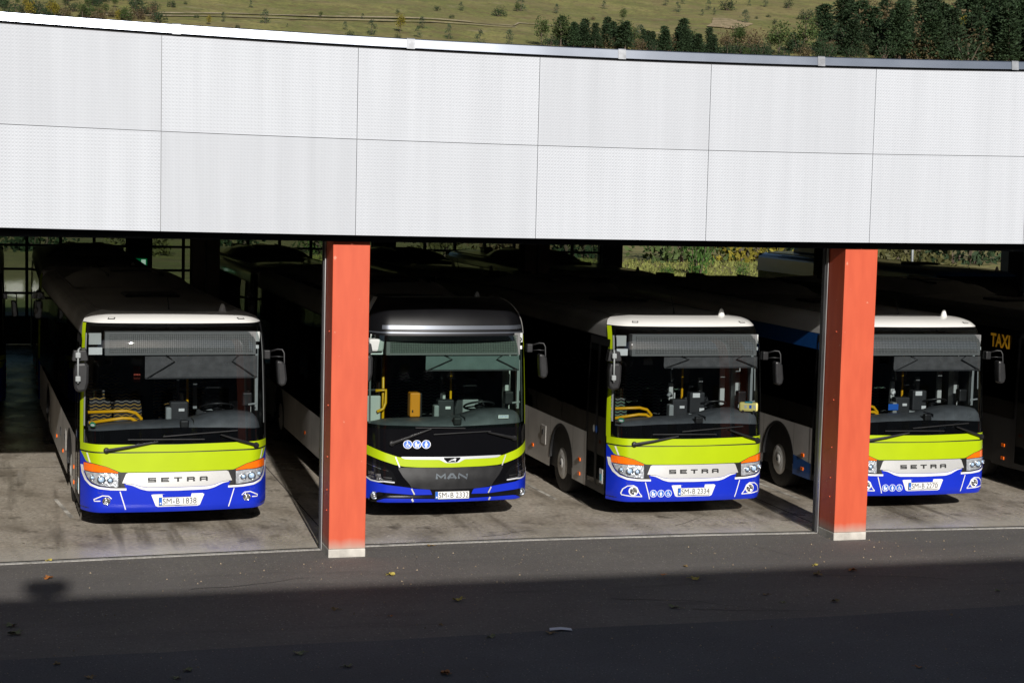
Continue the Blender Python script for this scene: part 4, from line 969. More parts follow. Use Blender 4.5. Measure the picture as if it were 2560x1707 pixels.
XJ = [-5.65, -3.13, -.62, 1.905, 4.423, 6.896, 9.371, 11.893, 14.40, 16.9, 19.4, 21.9]
random.seed(11)
for a, b in zip(XJ, XJ[1:]):
    for lo, hi in ((zM, zT), (zB, zM)):
        g_ = .0035; n = 6; v = []
        xs = [a+g_+(b-a-2*g_)*i/n for i in range(n+1)]
        mb = MB()
        mb.grid([[(x, 0, lo(x)+g_) for x in xs], [(x, 0, hi(x)-g_) for x in xs]])
        mb.grid([[(x, 0, hi(x)-g_) for x in xs], [(x, .03, hi(x)-g_) for x in xs]]); mb.grid([[(x, .03, lo(x)+g_) for x in xs], [(x, 0, lo(x)+g_) for x in xs]])
        for x in (xs[0], xs[-1]): mb.add([(x, 0, lo(x)+g_), (x, .03, lo(x)+g_), (x, .03, hi(x)-g_), (x, 0, hi(x)-g_)], [(0, 1, 2, 3)])
        mb.build('fascia_panel', FASCIA, dep)
DARKM = mat('dark_metal', (.022, .022, .024), .6, var=.2)
COPING = mat('coping_metal', (.40, .43, .49), .27, metal=.92, var=.05, scale=.9, rvar=.06)
CLIPM = mat('clip_metal', (.30, .31, .33), .45, metal=.5, var=.25, scale=9)
XC = [-6.95, -3.94, -.93, 2.086, 5.116, 8.053, 11.023, 14.111, 17.1, 20.1]
def cap_sec(x): 
    zc = zC(x); zt = zT(x); return [(-.020, zt+.032), (-.024, zt+.034), (-.012, zc-.012), (.0, zc), (.38, zc-.02), (.40, zc-.10)]
for a, b in zip(XC, XC[1:]):
    xs = [a+.004+(b-a-.008)*i/8 for i in range(9)]
    c_ = MB().grid([[(x, *q) for x in xs] for q in zip(*[])] or [[(x, cap_sec(x)[k][0], cap_sec(x)[k][1]) for x in xs] for k in range(6)]).build('coping', COPING, dep)
    mb = MB(); mb.grid([[(x, cap_sec(b)[k][0]-(.007 if k < 4 else 0), cap_sec(b)[k][1]+(.007 if k > 1 else -.012)) for x in (b-.055, b+.055)] for k in range(6)])
    mb.build('joint_clip', CLIPM, c_)
xs = [-5.6+27.4*i/60 for i in range(61)]
MB().grid([[(x, .034, zB(x)+.01) for x in xs], [(x, .034, zT(x)-.006) for x in xs]]).build('fascia_backing', mat('joint_grey', (.20, .20, .205), .7), dep)
MB().grid([[(x, .034, zT(x)-.006) for x in xs], [(x, .034, zT(x)+.05) for x in xs]]).build('shadow_gap', DARKM, dep)
mb = MB(); mb.grid([[(x, .034, zB(x)+.012) for x in xs], [(x, .30, zB(x)+.012) for x in xs], [(x, .30, 4.262) for x in xs], [(x, .36, 4.262) for x in xs]]); mb.build('soffit', DARKM, dep)
DARKC = mat('hall_ceiling', (.30, .30, .29), .85, var=.2)
MB().box(-11.3, 34, .31, 31.3, 4.28, 4.42).build('ceiling', DARKC, dep)
MB().box(-11.3, 34, .036, 31.5, 6.55, 6.70).build('roof_deck', mat('roof_membrane', (.18, .18, .18), .9, var=.2), dep)
MB().box(-11.3, 34, .040, .30, 4.40, 4.50).build('edge_beam', DARKM, dep)
CONCW = mat('hall_wall', (.22, .21, .195), .85, var=.15, scale=1.5)
MB().box(-11.5, -11.3, .4, 31.5, 0, 6.6).build('side_wall', CONCW, dep); MB().box(34, 34.2, .4, 31.5, 0, 6.6).build('side_wall', CONCW, dep)

def orange_mat():
    m, t, p = nodes('orange_column_paint'); N, L = t.nodes, t.links
    tc = N.new('ShaderNodeTexCoord'); sp = N.new('ShaderNodeSeparateXYZ'); L.new(tc.outputs['Object'], sp.inputs[0])
    nz = N.new('ShaderNodeTexNoise'); nz.inputs['Scale'].default_value = 3; nz.inputs['Detail'].default_value = 8
    mp = N.new('ShaderNodeMapping'); mp.inputs['Scale'].default_value = (2.5, 2.5, .5); L.new(tc.outputs['Object'], mp.inputs[0]); L.new(mp.outputs[0], nz.inputs['Vector'])
    cr = N.new('ShaderNodeValToRGB'); e = cr.color_ramp.elements; e[0].position = .25; e[0].color = (.53, .072, .026, 1); e[1].position = .72; e[1].color = (.62, .098, .036, 1); L.new(nz.outputs['Fac'], cr.inputs[0])
    # splash dirt above the plinth
    ad = N.new('ShaderNodeMath'); ad.operation = 'MULTIPLY_ADD'; ad.inputs[1].default_value = -.10; L.new(nz.outputs['Fac'], ad.inputs[0]); L.new(sp.outputs['Z'], ad.inputs[2])
    mr = N.new('ShaderNodeMapRange'); mr.inputs[1].default_value = .07; mr.inputs[2].default_value = .21; mr.inputs[3].default_value = .80; mr.inputs[4].default_value = 0; L.new(ad.outputs[0], mr.inputs[0])
    mx = N.new('ShaderNodeMix'); mx.data_type = 'RGBA'; mx.inputs[7].default_value = (.42, .33, .27, 1); L.new(mr.outputs[0], mx.inputs[0]); L.new(cr.outputs[0], mx.inputs[6])
    n2 = N.new('ShaderNodeTexNoise'); n2.inputs['Scale'].default_value = 11; n2.inputs['Detail'].default_value = 10; L.new(tc.outputs['Object'], n2.inputs['Vector'])
    m3 = N.new('ShaderNodeMapRange'); m3.inputs[1].default_value = .705; m3.inputs[2].default_value = .73; m3.inputs[4].default_value = .5; L.new(n2.outputs['Fac'], m3.inputs[0])
    m4 = N.new('ShaderNodeMix'); m4.data_type = 'RGBA'; m4.inputs[7].default_value = (.72, .38, .26, 1); L.new(m3.outputs[0], m4.inputs[0]); L.new(mx.outputs[2], m4.inputs[6])
    L.new(m4.outputs[2], p.inputs['Base Color']); p.inputs['Roughness'].default_value = .58
    return m
ORANGEC = orange_mat()
PLINTH = mat('plinth_concrete', (.50, .47, .42), .85, var=.22, scale=5, bump=.3, bscale=30)
RAIL = mat('guide_rail', (.42, .42, .42), .4, metal=.7, var=.1)
for x0, x1, y0, y1 in ((4.190, 4.690, .320, .845), (11.655, 12.170, .250, .800), (-3.32, -2.81, .32, .84), (19.16, 19.67, .30, .84)):
    cl = empty('column', ((x0+x1)/2, (y0+y1)/2, 0), parent=dep); hx, hy = (x1-x0)/2, (y1-y0)/2
    MB().box(-hx, hx, -hy, hy, .115, 4.272).build('shaft', ORANGEC, cl, bevel=.008)
    MB().box(-hx-.004, hx+.004, -hy-.004, hy+.004, -.01, .113).build('plinth', PLINTH, cl, bevel=.012)
    MB().box(-hx-.022, -hx-.010, hy-.05, hy+.02, .02, 4.27).build('guide_rail', RAIL, cl)
    MB().box(-hx-.034, -hx-.005, hy+.021, hy+.11, .02, 4.27).build('rail_channel', DARKM, cl)
    for z in (.62, .90, 1.35, 2.05, 3.05):
        MB().lathe([(.010, 0), (.010, -.012), (.004, -.016)], (-hx-.0, -hy*.35, z), 'x', 8).build('bolt', ORANGEC, cl)
for x in (-3.1, 4.21, 11.75, 19.25):
    MB().box(x-.30, x+.30, 15.75, 16.25, .012, 4.28).build('inner_pillar', mat('pillar_concrete', (.20, .17, .145), .85, var=.18, scale=2), dep, bevel=.01)
    MB().box(x-.02, x+.02, 15.73, 15.752, .2, 4.2).build('pillar_conduit', DARKM, dep)
# rear front: pillars and glazed doors
for x in (-11.1, -3.60, 3.88, 11.38, 18.90, 26.40, 33.8): MB().box(x-.345, x+.345, 30.8, 31.3, .012, 4.28).build('rear_pillar', DARKM, dep)
MB().box(-11.3, 34, 30.86, 31.25, 4.10, 4.28).build('rear_lintel', DARKM, dep)
ZR = [.83, 1.54, 2.25, 2.96, 3.67, 4.10]
pane_me = MB().box(-.44, .44, -.008, .008, 0, .64).mesh('pane', GLASSR)
for xa, xb in ((-10.755, -3.945), (-3.255, 3.535), (4.225, 11.035), (11.725, 18.555)):
    dr = empty('rear_door', ((xa+xb)/2, 31.0, 0), parent=dep); wd = xb-xa; st = wd/7
    MB().box(-wd/2, wd/2, -.04, .04, .02, .80).build('kick_panel', mat('door_panel', (.10, .10, .10), .6, var=.1), dr)
    for z in ZR[:-1]: MB().box(-wd/2, wd/2, -.05, .05, z-.035, z+.035).build('rail', DARKM, dr)
    for i in range(8): 
        x = -wd/2+st*i; MB().box(x-.045, x+.045, -.045, .045, .80, 4.10).build('mullion', DARKM, dr)
    for i in range(7):
        for j in range(5):
            o = bpy.data.objects.new('pane', pane_me); C.objects.link(o); o.parent = dr
            o.location = (-wd/2+st*(i+.5), 0, ZR[j]+.03); o.scale = ((st-.07)/.88, 1, (ZR[j+1]-ZR[j]-.06)/.64)
def emit(name, col, s):
    m, t, p = nodes(name); p.inputs['Base Color'].default_value = (*col, 1); p.inputs['Emission Color'].default_value = (*col, 1); p.inputs['Emission Strength'].default_value = s; return m
ex = empty('exit_sign', (3.90, 30.79, 2.40)); tag(ex, 'small lit green emergency exit sign on the dark rear pillar', 'exit sign')
MB().box(-.20, .20, -.05, 0, 0, .21).build('case', emit('sign_green', (.0, .24, .07), .25), ex)
mb = MB().add([(-.15, -.053, .10), (-.09, -.053, .16), (-.09, -.053, .12), (-.01, -.053, .12), (-.01, -.053, .085), (-.09, -.053, .085), (-.09, -.053, .045)], [(0, 1, 2, 3, 4, 5, 6)])
mb.add([(.03, -.053, .03), (.16, -.053, .03), (.16, -.053, .18), (.03, -.053, .18)], [(0, 1, 2, 3)]); mb.build('arrow_and_doorway', emit('sign_pale', (.55, .85, .65), .45), ex)

# ------------------------------------------------------------------ the building at the camera's back; its roof line shades the yard
ob = empty('office_building', (0, -24, 0)); tag(ob, 'flat-roofed rendered building behind the viewpoint whose roof shades the yard', 'building')
RENDER = mat('grey_render', (.14, .135, .125), .9, var=.12, scale=1)
MB().box(-45, 60, -14, 0, 0, 9.97).build('wall', RENDER, ob)
for i in range(26):
    for z in (1.0, 4.0, 7.0):
        x = -43+i*4; wn = MB().box(x-.75, x+.75, -.02, .035, z, z+1.5).build('window', GLOSSBLACK, ob); MB().box(x-.85, x+.85, .0, .12, z-.06, z-.005).build('sill', PALETRIM, wn)
MB().box(-.98, -.72, -.40, -.12, 9.97, 10.28).build('vent_pipe', RENDER, ob); MB().box(-1.12, -.58, -.55, -.05, 10.24, 10.43).build('vent_cap', RENDER, ob, bevel=.05)

# ================================================================== buses
bus1 = regional_bus((2.370, 2.34, .012), R(1.7), 'B 1838', 'lime and blue bus with plate SM B 1838, left of both orange columns', outlined=False, fabric=SEATY, pods=((5.9, 9.0),))
bus1.scale = (1.04, 1.0, 1.004)
bus2 = black_bus((6.385, 2.26, .012), 0, 'B 2332', 'black-fronted bus with lime stripe and plate SM B 2332 beside the orange column')
bus3 = regional_bus((10.140, 2.00, .012), 0, 'B 2334', 'lime and blue bus with plate SM B 2334 and yellow toy in its windscreen', icons=True, fabric=SEATG, blind=2.32, pods=((5.7, 8.8),))
bus4 = regional_bus((14.035, 1.94, .012), 0, 'B 2270', 'bus with plate SM B 2270, half hidden by the right orange column', icons=True, fabric=SEATG, blind=2.26, side='blue', pods=((5.7, 8.8),))
bus5 = regional_bus((18.20, 2.55, .012), 0, 'B 1741', 'dark-sided bus at the right edge with amber TAXI letters above its window', detail=1, fabric=SEATG, trim=BLACK)
for o in list(bus5.children):
    if o.name.startswith('skirt_panel') or o.name.startswith('roof_edge'): o.data.materials[0] = BLACK
write('TAXI', lambda u, v: (-1.275, 2.30-.62*u, 2.40+.24*v), 'side_lettering', AMBER, bus5)
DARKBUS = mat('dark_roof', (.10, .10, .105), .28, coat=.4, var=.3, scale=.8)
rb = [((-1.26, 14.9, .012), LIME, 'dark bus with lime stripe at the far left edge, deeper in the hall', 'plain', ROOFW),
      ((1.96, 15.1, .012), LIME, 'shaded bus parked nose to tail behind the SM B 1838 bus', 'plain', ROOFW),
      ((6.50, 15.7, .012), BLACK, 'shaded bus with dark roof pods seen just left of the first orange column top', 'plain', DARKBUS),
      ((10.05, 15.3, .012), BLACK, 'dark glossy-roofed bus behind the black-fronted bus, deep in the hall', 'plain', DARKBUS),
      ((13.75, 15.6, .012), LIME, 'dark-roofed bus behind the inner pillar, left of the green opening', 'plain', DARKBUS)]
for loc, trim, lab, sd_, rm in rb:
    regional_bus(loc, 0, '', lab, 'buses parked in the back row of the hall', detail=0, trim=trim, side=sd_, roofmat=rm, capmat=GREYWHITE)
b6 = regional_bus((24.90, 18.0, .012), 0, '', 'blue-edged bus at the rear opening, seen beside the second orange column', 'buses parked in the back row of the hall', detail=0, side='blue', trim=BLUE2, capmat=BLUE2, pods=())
for o in list(b6.children):
    if o.name.startswith('window'): o.data.materials[0] = glass('dark_window', (.05, .06, .08), .3, .05)
    if o.name.startswith('roof_edge') or o.name == 'roof' or o.name.startswith('roof.'): o.data.materials[0] = BLUE2
for s in (-1, 1): side_patch(FS, b6, 'blue_roof_band', s, .6, 12.0, 2.74, 3.0, .010, BLUE2, 4, 6)
MB().box(-.5, .3, 9.0, 10.6, 3.12, 3.36).build('roof_unit', BLACK, b6, bevel=.04)

cab_extras(bus1, 1); cab_extras(bus3, 2); cab_extras(bus4, 3)
# toy bus behind the windscreen of the third bus
tb = empty('toy_bus', (10.140+.985, 2.00+.27, 1.625), R(-24)); tag(tb, 'pale yellow toy bus on the dashboard of the SM B 2334 bus', 'toy')
TY = mat('toy_yellow', (.80, .68, .22), .5, var=.05)
MB().box(-.145, .145, -.055, .055, .02, .165).build('body', TY, tb, bevel=.03)
MB().box(-.06, .06, -.058, .058, .155, .172).build('roof_patch', mat('toy_teal', (.03, .33, .42), .5), tb, bevel=.006)
for x, c in ((-.045, PALETRIM), (.03, STICKBLUE), (.095, PALETRIM)): MB().box(x-.018, x+.018, -.059, -.0555, .075, .125).build('window', c, tb)
MB().box(-.1475, -.1455, -.03, .03, .08, .12).build('windshield', BLACK, tb)
for x in (-.085, .085): 
    for y in (-.05, .05): MB().lathe([(.022, -.008), (.022, .008)], (x, y, .022), 'y', 12).build('wheel', BLACK, tb)

# ------------------------------------------------------------------ trees and bushes
def leaf_mat(name):
    m, t, p = nodes(name); N, L = t.nodes, t.links
    oi = N.new('ShaderNodeObjectInfo'); ge = N.new('ShaderNodeNewGeometry')
    mr = N.new('ShaderNodeMapRange'); mr.inputs[3].default_value = .55; mr.inputs[4].default_value = 1.45; L.new(ge.outputs['Random Per Island'], mr.inputs[0])
    mx = N.new('ShaderNodeMix'); mx.data_type = 'RGBA'; mx.blend_type = 'MULTIPLY'; mx.inputs[0].default_value = 1; L.new(oi.outputs['Color'], mx.inputs[6]); L.new(mr.outputs[0], mx.inputs[7])
    L.new(mx.outputs[2], p.inputs['Base Color']); p.inputs['Roughness'].default_value = .75; p.inputs['Specular IOR Level'].default_value = .2
    return m
LEAF = leaf_mat('foliage'); BARK = mat('bark', (.10, .075, .055), .95, var=.3, scale=8)
def leaf_quad(mb, p, d, l, wd, rnd):
    d = d.normalized(); a = Vector((rnd.uniform(-1, 1), rnd.uniform(-1, 1), rnd.uniform(-1, 1))); s = d.cross(a)
    if s.length < 1e-3: s = Vector((1, 0, 0))
    s = s.normalized()*wd/2
    mb.add([p-s*.5, p+d*l*.5-s, p+d*l, p+d*l*.5+s], [(0, 1, 2, 3)])
def crown_mesh(kind, seed):
    rnd = random.Random(seed); mb = MB()
    def clump(c, r, n, l, wd, upb=.2):
        for _ in range(n):
            v = Vector((rnd.gauss(0, 1), rnd.gauss(0, 1), rnd.gauss(0, 1))).normalized()
            p = c + Vector((v.x*r.x, v.y*r.y, v.z*r.z))*rnd.uniform(.35, 1.0)**.5
            leaf_quad(mb, p, v+Vector((0, 0, upb)), l*rnd.uniform(.6, 1.3), wd*rnd.uniform(.6, 1.3), rnd)
    if kind == 'pine':
        for i in range(11):
            z = .20+.76*i/10; rad = (.27*(1.0-z)**1.05+.018)*rnd.uniform(.8, 1.15); nb = 6 if i < 8 else 4; a0 = rnd.uniform(0, 6)
            for k in range(nb):
                if rnd.random() < .12: continue
                a = a0+k*2*math.pi/nb+rnd.uniform(-.35, .35); rr = rad*rnd.uniform(.65, 1.1)
                for q in (.35, .70, 1.0):
                    c = Vector((math.cos(a)*rr*q, math.sin(a)*rr*q, z-.02*q+rnd.uniform(-.015, .02)))
                    clump(c, Vector((.060, .060, .026)), 13, .055, .026, .5)
        clump(Vector((0, 0, .95)), Vector((.018, .018, .06)), 16, .05, .02, 1.6)
    elif kind == 'juniper':
        for i in range(46):
            z = rnd.uniform(.04, .95); rad = .24*math.sin(min(1, (1.02-z)*1.5)*1.4)*rnd.uniform(.3, 1.0); a = rnd.uniform(0, 6.3)
            clump(Vector((math.cos(a)*rad, math.sin(a)*rad, z)), Vector((.06, .06, .07)), 14, .055, .024, .9)
    elif kind == 'column':
        for i in range(46):
            z = rnd.uniform(.04, .95); rad = .12*math.sin(min(1, (1.02-z)*2.2)*1.5)*rnd.uniform(.3, 1.0); a = rnd.uniform(0, 6.3)
            clump(Vector((math.cos(a)*rad, math.sin(a)*rad, z)), Vector((.045, .045, .06)), 14, .05, .022, 1.1)
    elif kind == 'bush':
        for i in range(40):
            v = Vector((rnd.gauss(0, 1), rnd.gauss(0, 1), abs(rnd.gauss(0, .9)))).normalized(); q = rnd.uniform(.35, 1.0)
            clump(Vector((v.x*.52*q, v.y*.52*q, .12+v.z*.78*q)), Vector((.13, .13, .11)), 18, .075, .045, .3)
    else:   # broadleaf
        for i in range(52):
            v = Vector((rnd.gauss(0, 1), rnd.gauss(0, 1), rnd.gauss(0, 1))).normalized(); q = rnd.uniform(.3, 1.0)**.6
            clump(Vector((v.x*.27*q, v.y*.27*q, .60+v.z*.36*q)), Vector((.085, .085, .075)), 17, .055, .036, .25)
    return mb.mesh(kind+'_crown', LEAF)
def trunk_mesh(kind):
    mb = MB()
    if kind == 'pine': mb.tube([(0, 0, -.04), (.004, 0, .4), (-.004, 0, .97)], [.020, .014, .003], 7)
    elif kind in ('juniper', 'column'): mb.tube([(0, 0, -.04), (0, 0, .7)], [.02, .006], 6)
    elif kind == 'bush':
        for k in range(4): a = k*1.57+.4; mb.tube([(0, 0, -.04), (math.cos(a)*.16, math.sin(a)*.16, .32), (math.cos(a)*.30, math.sin(a)*.30, .6)], [.03, .018, .006], 5)
    else:
        mb.tube([(0, 0, -.04), (.01, 0, .35), (-.01, .01, .82)], [.026, .02, .005], 7)
        for k in range(5): a = k*1.25; mb.tube([(0, 0, .30+.05*k), (math.cos(a)*.10, math.sin(a)*.10, .46+.05*k), (math.cos(a)*.22, math.sin(a)*.22, .55+.06*k)], [.013, .009, .003], 5)
    return mb.mesh(kind+'_trunk', BARK)
CROWN = {k: [crown_mesh(k, 31*i+len(k)) for i in range(3)] for k in ('pine', 'juniper', 'column', 'bush', 'broadleaf')}
TRUNK = {k: trunk_mesh(k) for k in CROWN}
tr_rnd = random.Random(5)
COLS = {'green': (.050, .075, .022), 'dark green': (.026, .046, .020), 'blue-green': (.034, .060, .036), 'olive': (.075, .075, .026), 'yellowing': (.17, .14, .018), 'brown-tinged': (.095, .072, .036), 'bright green': (.050, .115, .020)}
def plant(kind, name, loc, h, colour, label, cat, group, wide=1.0):
    t = empty(name, loc, tr_rnd.uniform(0, 6.28)); s = h*tr_rnd.uniform(.95, 1.05); t.scale = (s*wide, s*wide, s)
    for nm, me in (('trunk', TRUNK[kind]), ('crown', tr_rnd.choice(CROWN[kind]))):
        o = bpy.data.objects.new(nm, me); C.objects.link(o); o.parent = t
        k = tr_rnd.uniform(.85, 1.15); c = COLS[colour]; o.color = (c[0]*k, c[1]*k*tr_rnd.uniform(.95, 1.05), c[2]*k, 1)
    tag(t, label, cat, group); return t
def nth(i): return '%d%s' % (i, 'th' if 10 <= i % 100 <= 20 else {1: 'st', 2: 'nd', 3: 'rd'}.get(i % 10, 'th'))
KIND = {'j': ('juniper', 'juniper_bush', 'blue-green', 'juniper', 'juniper bush', 1.3), 'b': ('bush', 'shrub', 'dark green', 'shrub', 'rounded shrub', 1.0), 'g': ('broadleaf', 'young_tree', 'green', 'tree', 'leafy green tree', .95),
        'y': ('broadleaf', 'young_tree', 'yellowing', 'tree', 'yellowing tree', .9), 'o': ('bush', 'shrub', 'brown-tinged', 'shrub', 'brown-tinged shrub', 1.0), 'p': ('pine', 'pine_tree', 'dark green', 'pine', 'dark pine', 1.38),
        'c': ('column', 'juniper_bush', 'dark green', 'juniper', 'slim dark juniper', 1.0), 'v': ('broadleaf', 'broadleaf_tree', 'bright green', 'tree', 'bright green broadleaf tree', 1.1)}
SLOPE_A = [(53.4, 377.5, 1.5, 'j'), (43.4, 345.0, 2.0, 'j'), (52.0, 344.5, 2.9, 'j'), (38.5, 350.0, 1.0, 'b'), (66.9, 363.5, 1.5, 'g'), (76.4, 364.0, 1.3, 'j'), (87.3, 377.5, 1.1, 'b'), (100.7, 395.0, 1.4, 'b'), (108.3, 401.0, 2.1, 'j'), (100.2, 377.5, 1.2, 'b'), (116.7, 396.5, 2.9, 'b'), (68.7, 344.0, 1.7, 'j'), (73.6, 340.0, 3.1, 'j'), (67.6, 332.0, 1.7, 'b'), (81.1, 346.5, 4.0, 'y'), (78.3, 335.5, 1.5, 'b'), (87.9, 355.0, 2.5, 'j'), (83.7, 341.0, 2.4, 'j'), (90.7, 342.0, 2.9, 'j'), (95.0, 332.5, 3.0, 'j'), (100.7, 330.5, 3.5, 'j'), (56.1, 341.0, 0.7, 'j'), (39.9, 340.0, 2.1, 'y'), (125.3, 409.5, 2.3, 'g'), (45.3, 336.5, 1.0, 'b')]
WOOD_L = [(0.4, 342.5, 2.3, 'b'), (4.3, 344.5, 2.8, 'o'), (9.8, 344.5, 2.9, 'y'), (6.9, 351.0, 2.4, 'b'), (13.6, 353.0, 2.4, 'b'), (16.3, 345.5, 1.9, 'o'), (20.1, 350.5, 2.4, 'g'), (23.2, 342.5, 2.1, 'b'), (27.4, 352.0, 2.4, 'b'), (26.2, 361.0, 2.0, 'b'), (30.8, 361.5, 2.2, 'b'), (35.0, 366.5, 2.0, 'b'), (22.5, 361.0, 2.0, 'g'), (18.9, 361.5, 2.0, 'b'), (29.3, 347.5, 1.6, 'o'), (2.6, 356.0, 1.9, 'g'), (38.4, 372.5, 1.0, 'b'), (12.5, 361.0, 1.5, 'b')]
SLOPE_B = [(126.8, 411.5, 3.5, 'j'), (137.6, 415.5, 2.4, 'j'), (159.4, 441.0, 2.4, 'j'), (152.7, 406.5, 3.4, 'g'), (143.9, 404.5, 1.1, 'o'), (186.1, 463.5, 2.3, 'j'), (181.5, 442.0, 2.6, 'j'), (194.1, 470.0, 2.0, 'j'), (185.5, 433.5, 1.6, 'j'), (195.6, 453.5, 2.9, 'j'), (190.8, 437.5, 1.8, 'j'), (201.1, 453.0, 4.6, 'b'), (191.0, 416.5, 3.4, 'j'), (207.5, 438.0, 1.2, 'b'), (218.3, 464.5, 2.6, 'j'), (224.5, 462.0, 3.0, 'b'), (200.6, 430.5, 1.0, 'b'), (201.1, 419.5, 1.6, 'b'), (214.4, 467.5, 2.0, 'j')]
WOOD_R = [(108.1, 331.5, 5.9, 'g'), (112.3, 331.5, 6.2, 'g'), (114.2, 328.5, 4.9, 'p'), (116.7, 329.0, 4.7, 'p'), (119.1, 329.0, 4.8, 'p'), (121.8, 330.0, 4.5, 'p'), (125.3, 327.5, 5.9, 'p'), (129.3, 329.5, 3.3, 'o'), (131.6, 330.5, 3.0, 'b'), (136.6, 332.0, 4.3, 'o'), (140.5, 333.0, 6.7, 'p'), (142.9, 330.5, 4.1, 'p'), (150.7, 336.0, 2.1, 'b'), (162.6, 362.0, 2.4, 'o'), (159.0, 337.5, 6.0, 'o'), (160.9, 336.0, 4.6, 'b'), (155.6, 340.5, 2.6, 'b'), (165.8, 339.0, 7.3, 'g'), (173.8, 349.5, 4.9, 'b'), (173.8, 342.5, 8.2, 'g'), (182.2, 350.0, 10.5, 'p'), (182.7, 344.5, 5.7, 'c'), (203.7, 384.5, 10.2, 'p'), (204.3, 375.0, 10.7, 'p'), (192.7, 347.0, 10.5, 'p'), (193.7, 335.5, 11.6, 'p'), (223.1, 383.5, 5.1, 'b'), (238.3, 402.0, 9.9, 'p'), (236.8, 391.5, 8.8, 'v'), (209.3, 342.0, 7.0, 'o'), (225.7, 361.5, 8.8, 'y'), (219.9, 349.5, 9.6, 'p'), (256.4, 416.5, 8.5, 'p'), (226.3, 351.5, 10.5, 'p'), (228.8, 349.0, 12.9, 'p'), (232.6, 348.5, 12.9, 'p'), (263.7, 413.0, 9.4, 'p'), (274.1, 420.0, 9.0, 'p'), (251.4, 452.5, 5.0, 'p'), (257.4, 454.5, 4.7, 'p'), (218.5, 436.0, 4.1, 'b'), (217.1, 426.0, 4.7, 'p'), (183.3, 337.0, 3.1, 'b'), (183.3, 333.0, 2.2, 'b'), (244.4, 385.0, 8.8, 'p'), (254.2, 385.5, 9.5, 'p'), (233.1, 379.5, 7.4, 'p'), (198.3, 335.0, 7.5, 'o'), (203.5, 338.5, 6.1, 'b'), (188.6, 333.0, 5.4, 'b')]

xr = random.Random(21)
for _ in range(115):
    y = xr.uniform(332, 440); a = xr.uniform(.465, .60); x = (y-CAM.y)*math.tan(a); WOOD_R.append((x, y, xr.uniform(7.5, 12.5)*(.8 if a < .50 else 1), xr.choice('ppppppppob')))
for _ in range(34):
    y = xr.uniform(328, 337); a = xr.uniform(.305, .40); x = (y-CAM.y)*math.tan(a); WOOD_R.append((x, y, xr.uniform(3.6, 5.6), xr.choice('ppppjg')))
for _ in range(34):
    y = xr.uniform(327, 338); a = xr.uniform(.30, .475); x = (y-CAM.y)*math.tan(a); WOOD_R.append((x, y, xr.uniform(2.4, 4.2), xr.choice('bbbog')))
for _ in range(22):
    y = xr.uniform(338, 352); a = xr.uniform(.40, .48); x = (y-CAM.y)*math.tan(a); WOOD_R.append((x, y, xr.uniform(3.0, 5.5), xr.choice('bbogj')))
for _ in range(48):
    y = xr.uniform(337, 375); a = xr.uniform(-.01, .088-(y-338)*.0004); x = (y-CAM.y)*math.tan(a); WOOD_L.append((x, y, xr.uniform(2.4, 3.8), xr.choice('bbbbgoy')))
def ang(p): return math.atan2(p[0]-CAM.x, p[1]-CAM.y)
for lst, where, group in ((SLOPE_A, 'on the left grassy slope', 'bushes dotted on the left slope'), (SLOPE_B, 'on the right upper slope', 'bushes dotted on the right slope'), (WOOD_L, 'in the left corner thicket', 'thicket in the left corner'), (WOOD_R, 'in the right-hand wood', 'wood on the right')):
    cnt = {}
    for x, y, h, k in sorted(lst, key=ang):
        kd, nm, colr, cat, phrase, wd = KIND[k]; cnt[k] = cnt.get(k, 0)+1
        plant(kd, nm, (x, y, H(x, y)-.05*h), h*1.10, colr, '%s %s, %s of its kind from the left' % (phrase, where, nth(cnt[k])), cat, group, wd*tr_rnd.uniform(.9, 1.2))
# hedge and trees on the meadow behind the hall
back = [('bush', 39.6, 74.0, 4.4, 'bright green', 'slender bright green young tree on the meadow in the rear opening', .42), ('bush', 37.4, 73.2, 1.0, 'bright green', 'low green bush at the left foot of the bright meadow tree', 1.0), ('bush', 42.6, 74.5, 1.1, 'bright green', 'small dark weed bush right of the bright meadow tree', .8),
        ('bush', 44.5, 68.0, 5.5, 'dark green', 'dark leafy shrub beside the blue-edged bus in the rear opening', .55)]
for i, (x, h, c) in enumerate([(-14, 6, 'dark green'), (-6, 5.5, 'green'), (2, 6.5, 'dark green'), (9, 5.5, 'olive'), (16, 6.2, 'dark green'), (24, 6.8, 'green'), (31, 6.0, 'olive'), (38, 7.0, 'brown-tinged'), (44, 7.2, 'dark green'), (50.5, 7.6, 'green'), (57, 7.0, 'yellowing'), (63, 7.5, 'dark green'), (70, 7.5, 'olive'), (77, 7.8, 'dark green'), (84, 7.2, 'green'), (92, 8, 'dark green')]):
    back.append(('bush', x*.88, 89+(i % 3)*2.5, h, c, '%s hedge bush along the meadow behind the hall, %s from the left' % (c, nth(i+1)), .85))
for kd, x, y, h, c, lab, wd in back:
    z = -.06 if y < 60 else max(-.06, H(x, y))
    if 'hedge' in lab: z -= .22*h
    elif kd == 'bush': z -= .12*h
    plant(kd, 'meadow_tree' if kd == 'broadleaf' else 'hedge_bush', (x, y, z), h, c, lab, 'tree' if kd == 'broadleaf' else 'shrub', 'hedge behind the hall' if 'hedge' in lab else None, wd)
lt = MB().tube([(38.0, 86, -.1), (39.0, 86, 1.6), (40.6, 86.4, 4.0)], [.16, .12, .06], 7).build('leaning_trunk', mat('pale_bark', (.30, .22, .14), .9, var=.2)); tag(lt, 'pale leaning dead trunk at the left of the rear opening', 'trunk')
